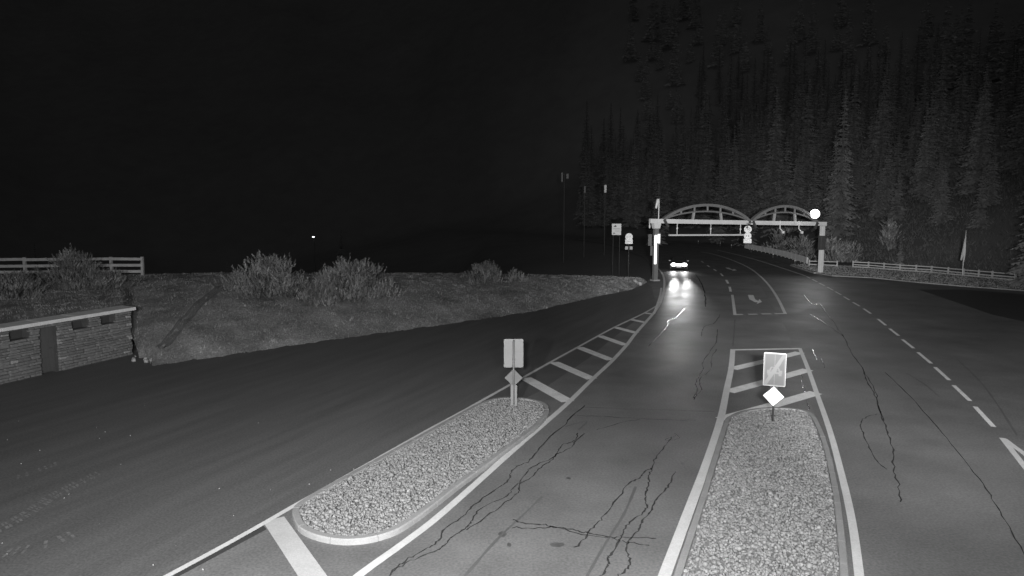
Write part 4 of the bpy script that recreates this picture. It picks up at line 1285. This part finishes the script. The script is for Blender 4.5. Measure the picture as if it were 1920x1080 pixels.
# pebbles scattered over the parking area
pp = [at(random.uniform(0, 700), random.uniform(740, 1075)) for _ in range(26)] + [at(181, 802), at(620, 882), at(75, 845), at(40, 870), at(330, 1024)]
pp = [p for p in pp if 1.76 * p.x < p.y - 22]
V, F, T = stones(np.array([p.x for p in pp]), np.array([p.y for p in pp]), np.full(len(pp), .012), RNG.uniform(.01, .022, len(pp)), np.full(len(pp), 1.6))
o = np_mesh('loose_grit', V, F, M['gravel'], None, T); tag(o, 'pale grit scattered over the dark parking area', 'grit', kind='stuff')

# ------------------------------------------------------------------ trees
def spruce_meshes(h, w, seed, dens=2.1, ns=5, fat=1.0):
    rs = np.random.default_rng(seed)
    V, T = [], []
    nw = int(h * dens)
    for i in range(nw):
        t = (i + rs.uniform(-.3, .3)) / nw
        z = h * (.06 + .93 * t)
        rad = w / 2 * (1 - t) ** .85 * rs.uniform(.8, 1.15) + .12
        nb = max(6, int(13 * (1 - t) + 5))
        side = rs.uniform(0, 6.28); lop = rs.uniform(0, .45)
        for b in range(nb):
            a = 2 * math.pi * (b + rs.uniform(-.4, .4)) / nb
            if rs.random() < .12: continue
            L = rad * rs.uniform(.5, 1.25) * (1 - lop * (.5 + .5 * math.cos(a - side)))
            d = np.array([math.cos(a), math.sin(a), 0]); s = np.array([-d[1], d[0], 0])
            droop = rs.uniform(.18, .42)
            tn = float(np.clip(rs.normal(1, .1), .7, 1.4))
            o = np.array([0, 0, z])
            for q in range(ns):
                f0 = (q + .2) / ns; f1 = min(1.08, (q + 1.6) / ns)
                c0 = o + d * L * f0 + np.array([0, 0, -droop * L * f0 ** 1.3]); c1 = o + d * L * f1 + np.array([0, 0, -droop * L * f1 ** 1.3])
                wd_ = (L * .26 * (1.15 - f0) + .12) * fat
                for sd in (-1, 1):
                    tip = c1 * .6 + c0 * .4 + s * sd * wd_ * rs.uniform(.7, 1.5) + np.array([0, 0, -wd_ * rs.uniform(.2, .9)])
                    V += [c0, c1, tip]; T += [tn] * 3
    return np.array(V), np.array(T)
PROTO = []
for k, (h, w) in enumerate([(22, 5.6), (18, 5.4), (25, 6.6), (15, 5.2), (20, 4.2), (17, 6.4), (23, 4.8), (12, 4.4)]):
    V, T = spruce_meshes(h, w, 40 + k)
    cr = np_mesh('crown', V, np.arange(len(V)).reshape(-1, 3), M['spruce'], None, T)
    mb = MB(); mb.tube([(0, 0, -1.2), (0, 0, h * .4), (0, 0, h * .97)], [.32, .2, .03], 8); tr = mb.build('trunk', M['bark'])
    PROTO.append((cr, tr, h))
used = set()
def tree(x, y, k, sc, label, group, cat='tree', name='spruce_tree'):
    z = float(terrain([x], [y])[0])
    r = empty(name, (x, y, z - .1), label, cat, group, rz=random.uniform(0, 6.28))
    r.scale = (sc * random.uniform(.9, 1.1),) * 2 + (sc,)
    for src in PROTO[k][:2]:
        if (k, src.name) not in used:
            used.add((k, src.name)); src.parent = r
        else:
            c = src.copy(); COL.objects.link(c); c.parent = r
placed = []
def pxof(x, y, z):
    d = y * CP - (z - CAM_H) * SP
    return 960 + FOC * x / d, 540 - FOC * ((z - CAM_H) * CP + y * SP) / d
tries = 0
cand = np.c_[RNG.uniform(-40, 260, 12000), RNG.uniform(55, 330, 12000)]
dh = sdist(cand, HILL, -1.0)
zz = terrain(cand[:, 0], cand[:, 1])
order = np.argsort(dh)
for i in order:
    x, y = cand[i]
    if dh[i] < 7 or dh[i] > 190: continue
    px, py = pxof(x, y, zz[i])
    if px < 1095 or px > 1990: continue
    if px < 1330 and y < 150: continue
    if px > 1600 and dh[i] < 13: continue
    if pxof(x, y, zz[i] + 20)[1] < (190 if px < 1300 else 40): continue
    sp = 4.4 + dh[i] * .03
    if any((x - a) ** 2 + (y - b) ** 2 < sp * sp for a, b in placed): continue
    placed.append((x, y))
    if len(placed) >= 290: break
for x, y in placed:
    dd = float(sdist(np.array([[x, y]]), HILL, -1.0)[0])
    lim = 1.0 if dd > 32 else .28 + .022 * dd if x / y > .48 else 1.0
    tree(x, y, random.randrange(8), lim * random.uniform(.6, 1.2), 'dim spruce in the dark forest on the slope behind the gantry', 'spruces on the dark slope')
for px, Y, k, sc, lb in [(1688, 78, 3, .26, 'small pale spruce behind the right-hand fence'), (1232, 135, 1, .72, 'slim spruce rising just above the gantry mast'),
                         (1398, 133, 0, .74, 'spruce standing above the meeting of the two arches'), (1345, 139, 4, .9, 'tall pale spruce above the left arch'),
                         (1945, 62, 2, .62, 'dark spruce cut off by the right picture edge')]:
    x = (px - 960) / FOC * Y * 1.0
    tree(x, Y, k, sc, lb, None)
for px, Y, k, sc, lb in [(425, 120, 1, .8, 'faint spruce in the dark beyond the bank, left of the pines'), (65, 150, 2, .9, 'faint spruce in the dark beyond the fence'),
                         (235, 170, 3, .8, 'faint small spruce in the dark beyond the fence end'), (640, 190, 1, .7, 'faint spruce far off in the dark above the pines')]:
    x = (px - 960) / FOC * Y
    tree(x, Y, k, sc, lb, None)
# the wood goes on up the slope as one dim mass
low = [spruce_meshes(h, w, 90 + k, .95, 2, 1.7) for k, (h, w) in enumerate([(20, 5.6), (24, 6.4), (16, 5.0)])]
UV, UT, up = [], [], []
uc = np.c_[RNG.uniform(-60, 420, 9000), RNG.uniform(70, 520, 9000)]
ud = sdist(uc, HILL, -1.0); uz = terrain(uc[:, 0], uc[:, 1])
for i in np.argsort(ud):
    x, y = uc[i]
    if ud[i] < 38: continue
    px, py = pxof(x, y, uz[i] + 20)
    if px < 1170 + random.uniform(0, 160) or px > 1960 or py < -60: continue
    if py > (200 if px < 1300 else 130): continue
    sp = 5.2 + ud[i] * .02
    if any((x - a) ** 2 + (y - b) ** 2 < sp * sp for a, b in placed) or any((x - a) ** 2 + (y - b) ** 2 < sp * sp for a, b in up): continue
    up.append((x, y))
    V, T = low[random.randrange(3)]
    a = random.uniform(0, 6.28); sc = random.uniform(.65, 1.15)
    c_, s_n = math.cos(a) * sc, math.sin(a) * sc
    UV.append(np.c_[V[:, 0] * c_ - V[:, 1] * s_n + x, V[:, 0] * s_n + V[:, 1] * c_ + y, V[:, 2] * sc + uz[i]]); UT.append(T)
    if len(up) >= 420: break
UV, UT = np.vstack(UV), np.concatenate(UT)
o = np_mesh('upper_forest', UV, np.arange(len(UV)).reshape(-1, 3), M['spruce_pale'], None, UT)
tag(o, 'black mass of spruce forest higher up the slope', 'forest', kind='stuff')
# rough meadow between the fence and the wood
mc = np.c_[RNG.uniform(30, 130, 40000), RNG.uniform(48, 150, 40000)]
md = sdist(mc, HILL, -1.0)
mz = terrain(mc[:, 0], mc[:, 1])
mp_ = np.array([pxof(x, y, z)[0] for (x, y), z in zip(mc, mz)])
mk = (md > 1.5) & (md < 42) & (mp_ > 1530) & (mp_ < 1980)
tag(tufts('meadow_grass', np.c_[mc[mk], mz[mk]][:9000], hmin=.2, hmax=.55, spread=.3, blades=6, m='leaf_meadow'), 'rough dim meadow rising behind the right-hand fence', 'meadow', kind='stuff')
# broadleaf bushes behind the right gantry column
G = 'bushes behind the gantry'
for i, (px, Y, w, h, lb) in enumerate([(1462, 108, 4.8, 4.6, 'rounded bush behind the barrier, left of the gantry post'), (1502, 99, 4.2, 3.8, 'dense bush behind the barrier end'),
                                  (1560, 90, 4.4, 3.8, 'rounded bush right behind the right-hand gantry column'), (1592, 91, 3.0, 2.8, 'smaller bush at the gap in the wooden fence'),
                                  (1667, 92, 1.7, 5.0, 'slender young tree behind the right-hand fence')]):
    x = (px - 960) / FOC * Y
    z = float(terrain([x], [Y])[0])
    shrub('broadleaf_bush', lb, 'bush', (x, Y, z - .2), w, w * .8, h, 420, .55, 60 + i, G, upright=.45, leaf='leaf_dim')

# far street lamp in the valley
q = atY(589, 445, 150)
gz = float(terrain([q.x], [q.y])[0])
r = empty('street_lamp', (q.x, q.y, gz), 'single distant street lamp shining in the dark valley', 'street lamp')
mb = MB(); mb.tube([(0, 0, -.3), (0, 0, q.z - gz)], [.09, .05], 8); mb.build('pole', M['steel_dark'], r)
mb = MB(); mb.tube([(0, 0, q.z - gz), (0, -.5, q.z - gz + .15)], .04, 6); mb.build('arm', M['steel_dark'], r)
mb = MB(); mb.box((0, -.55, q.z - gz + .1), (.36, .5, .2)); mb.build('lamp_head', M['led_far'], r, bevel=.04)
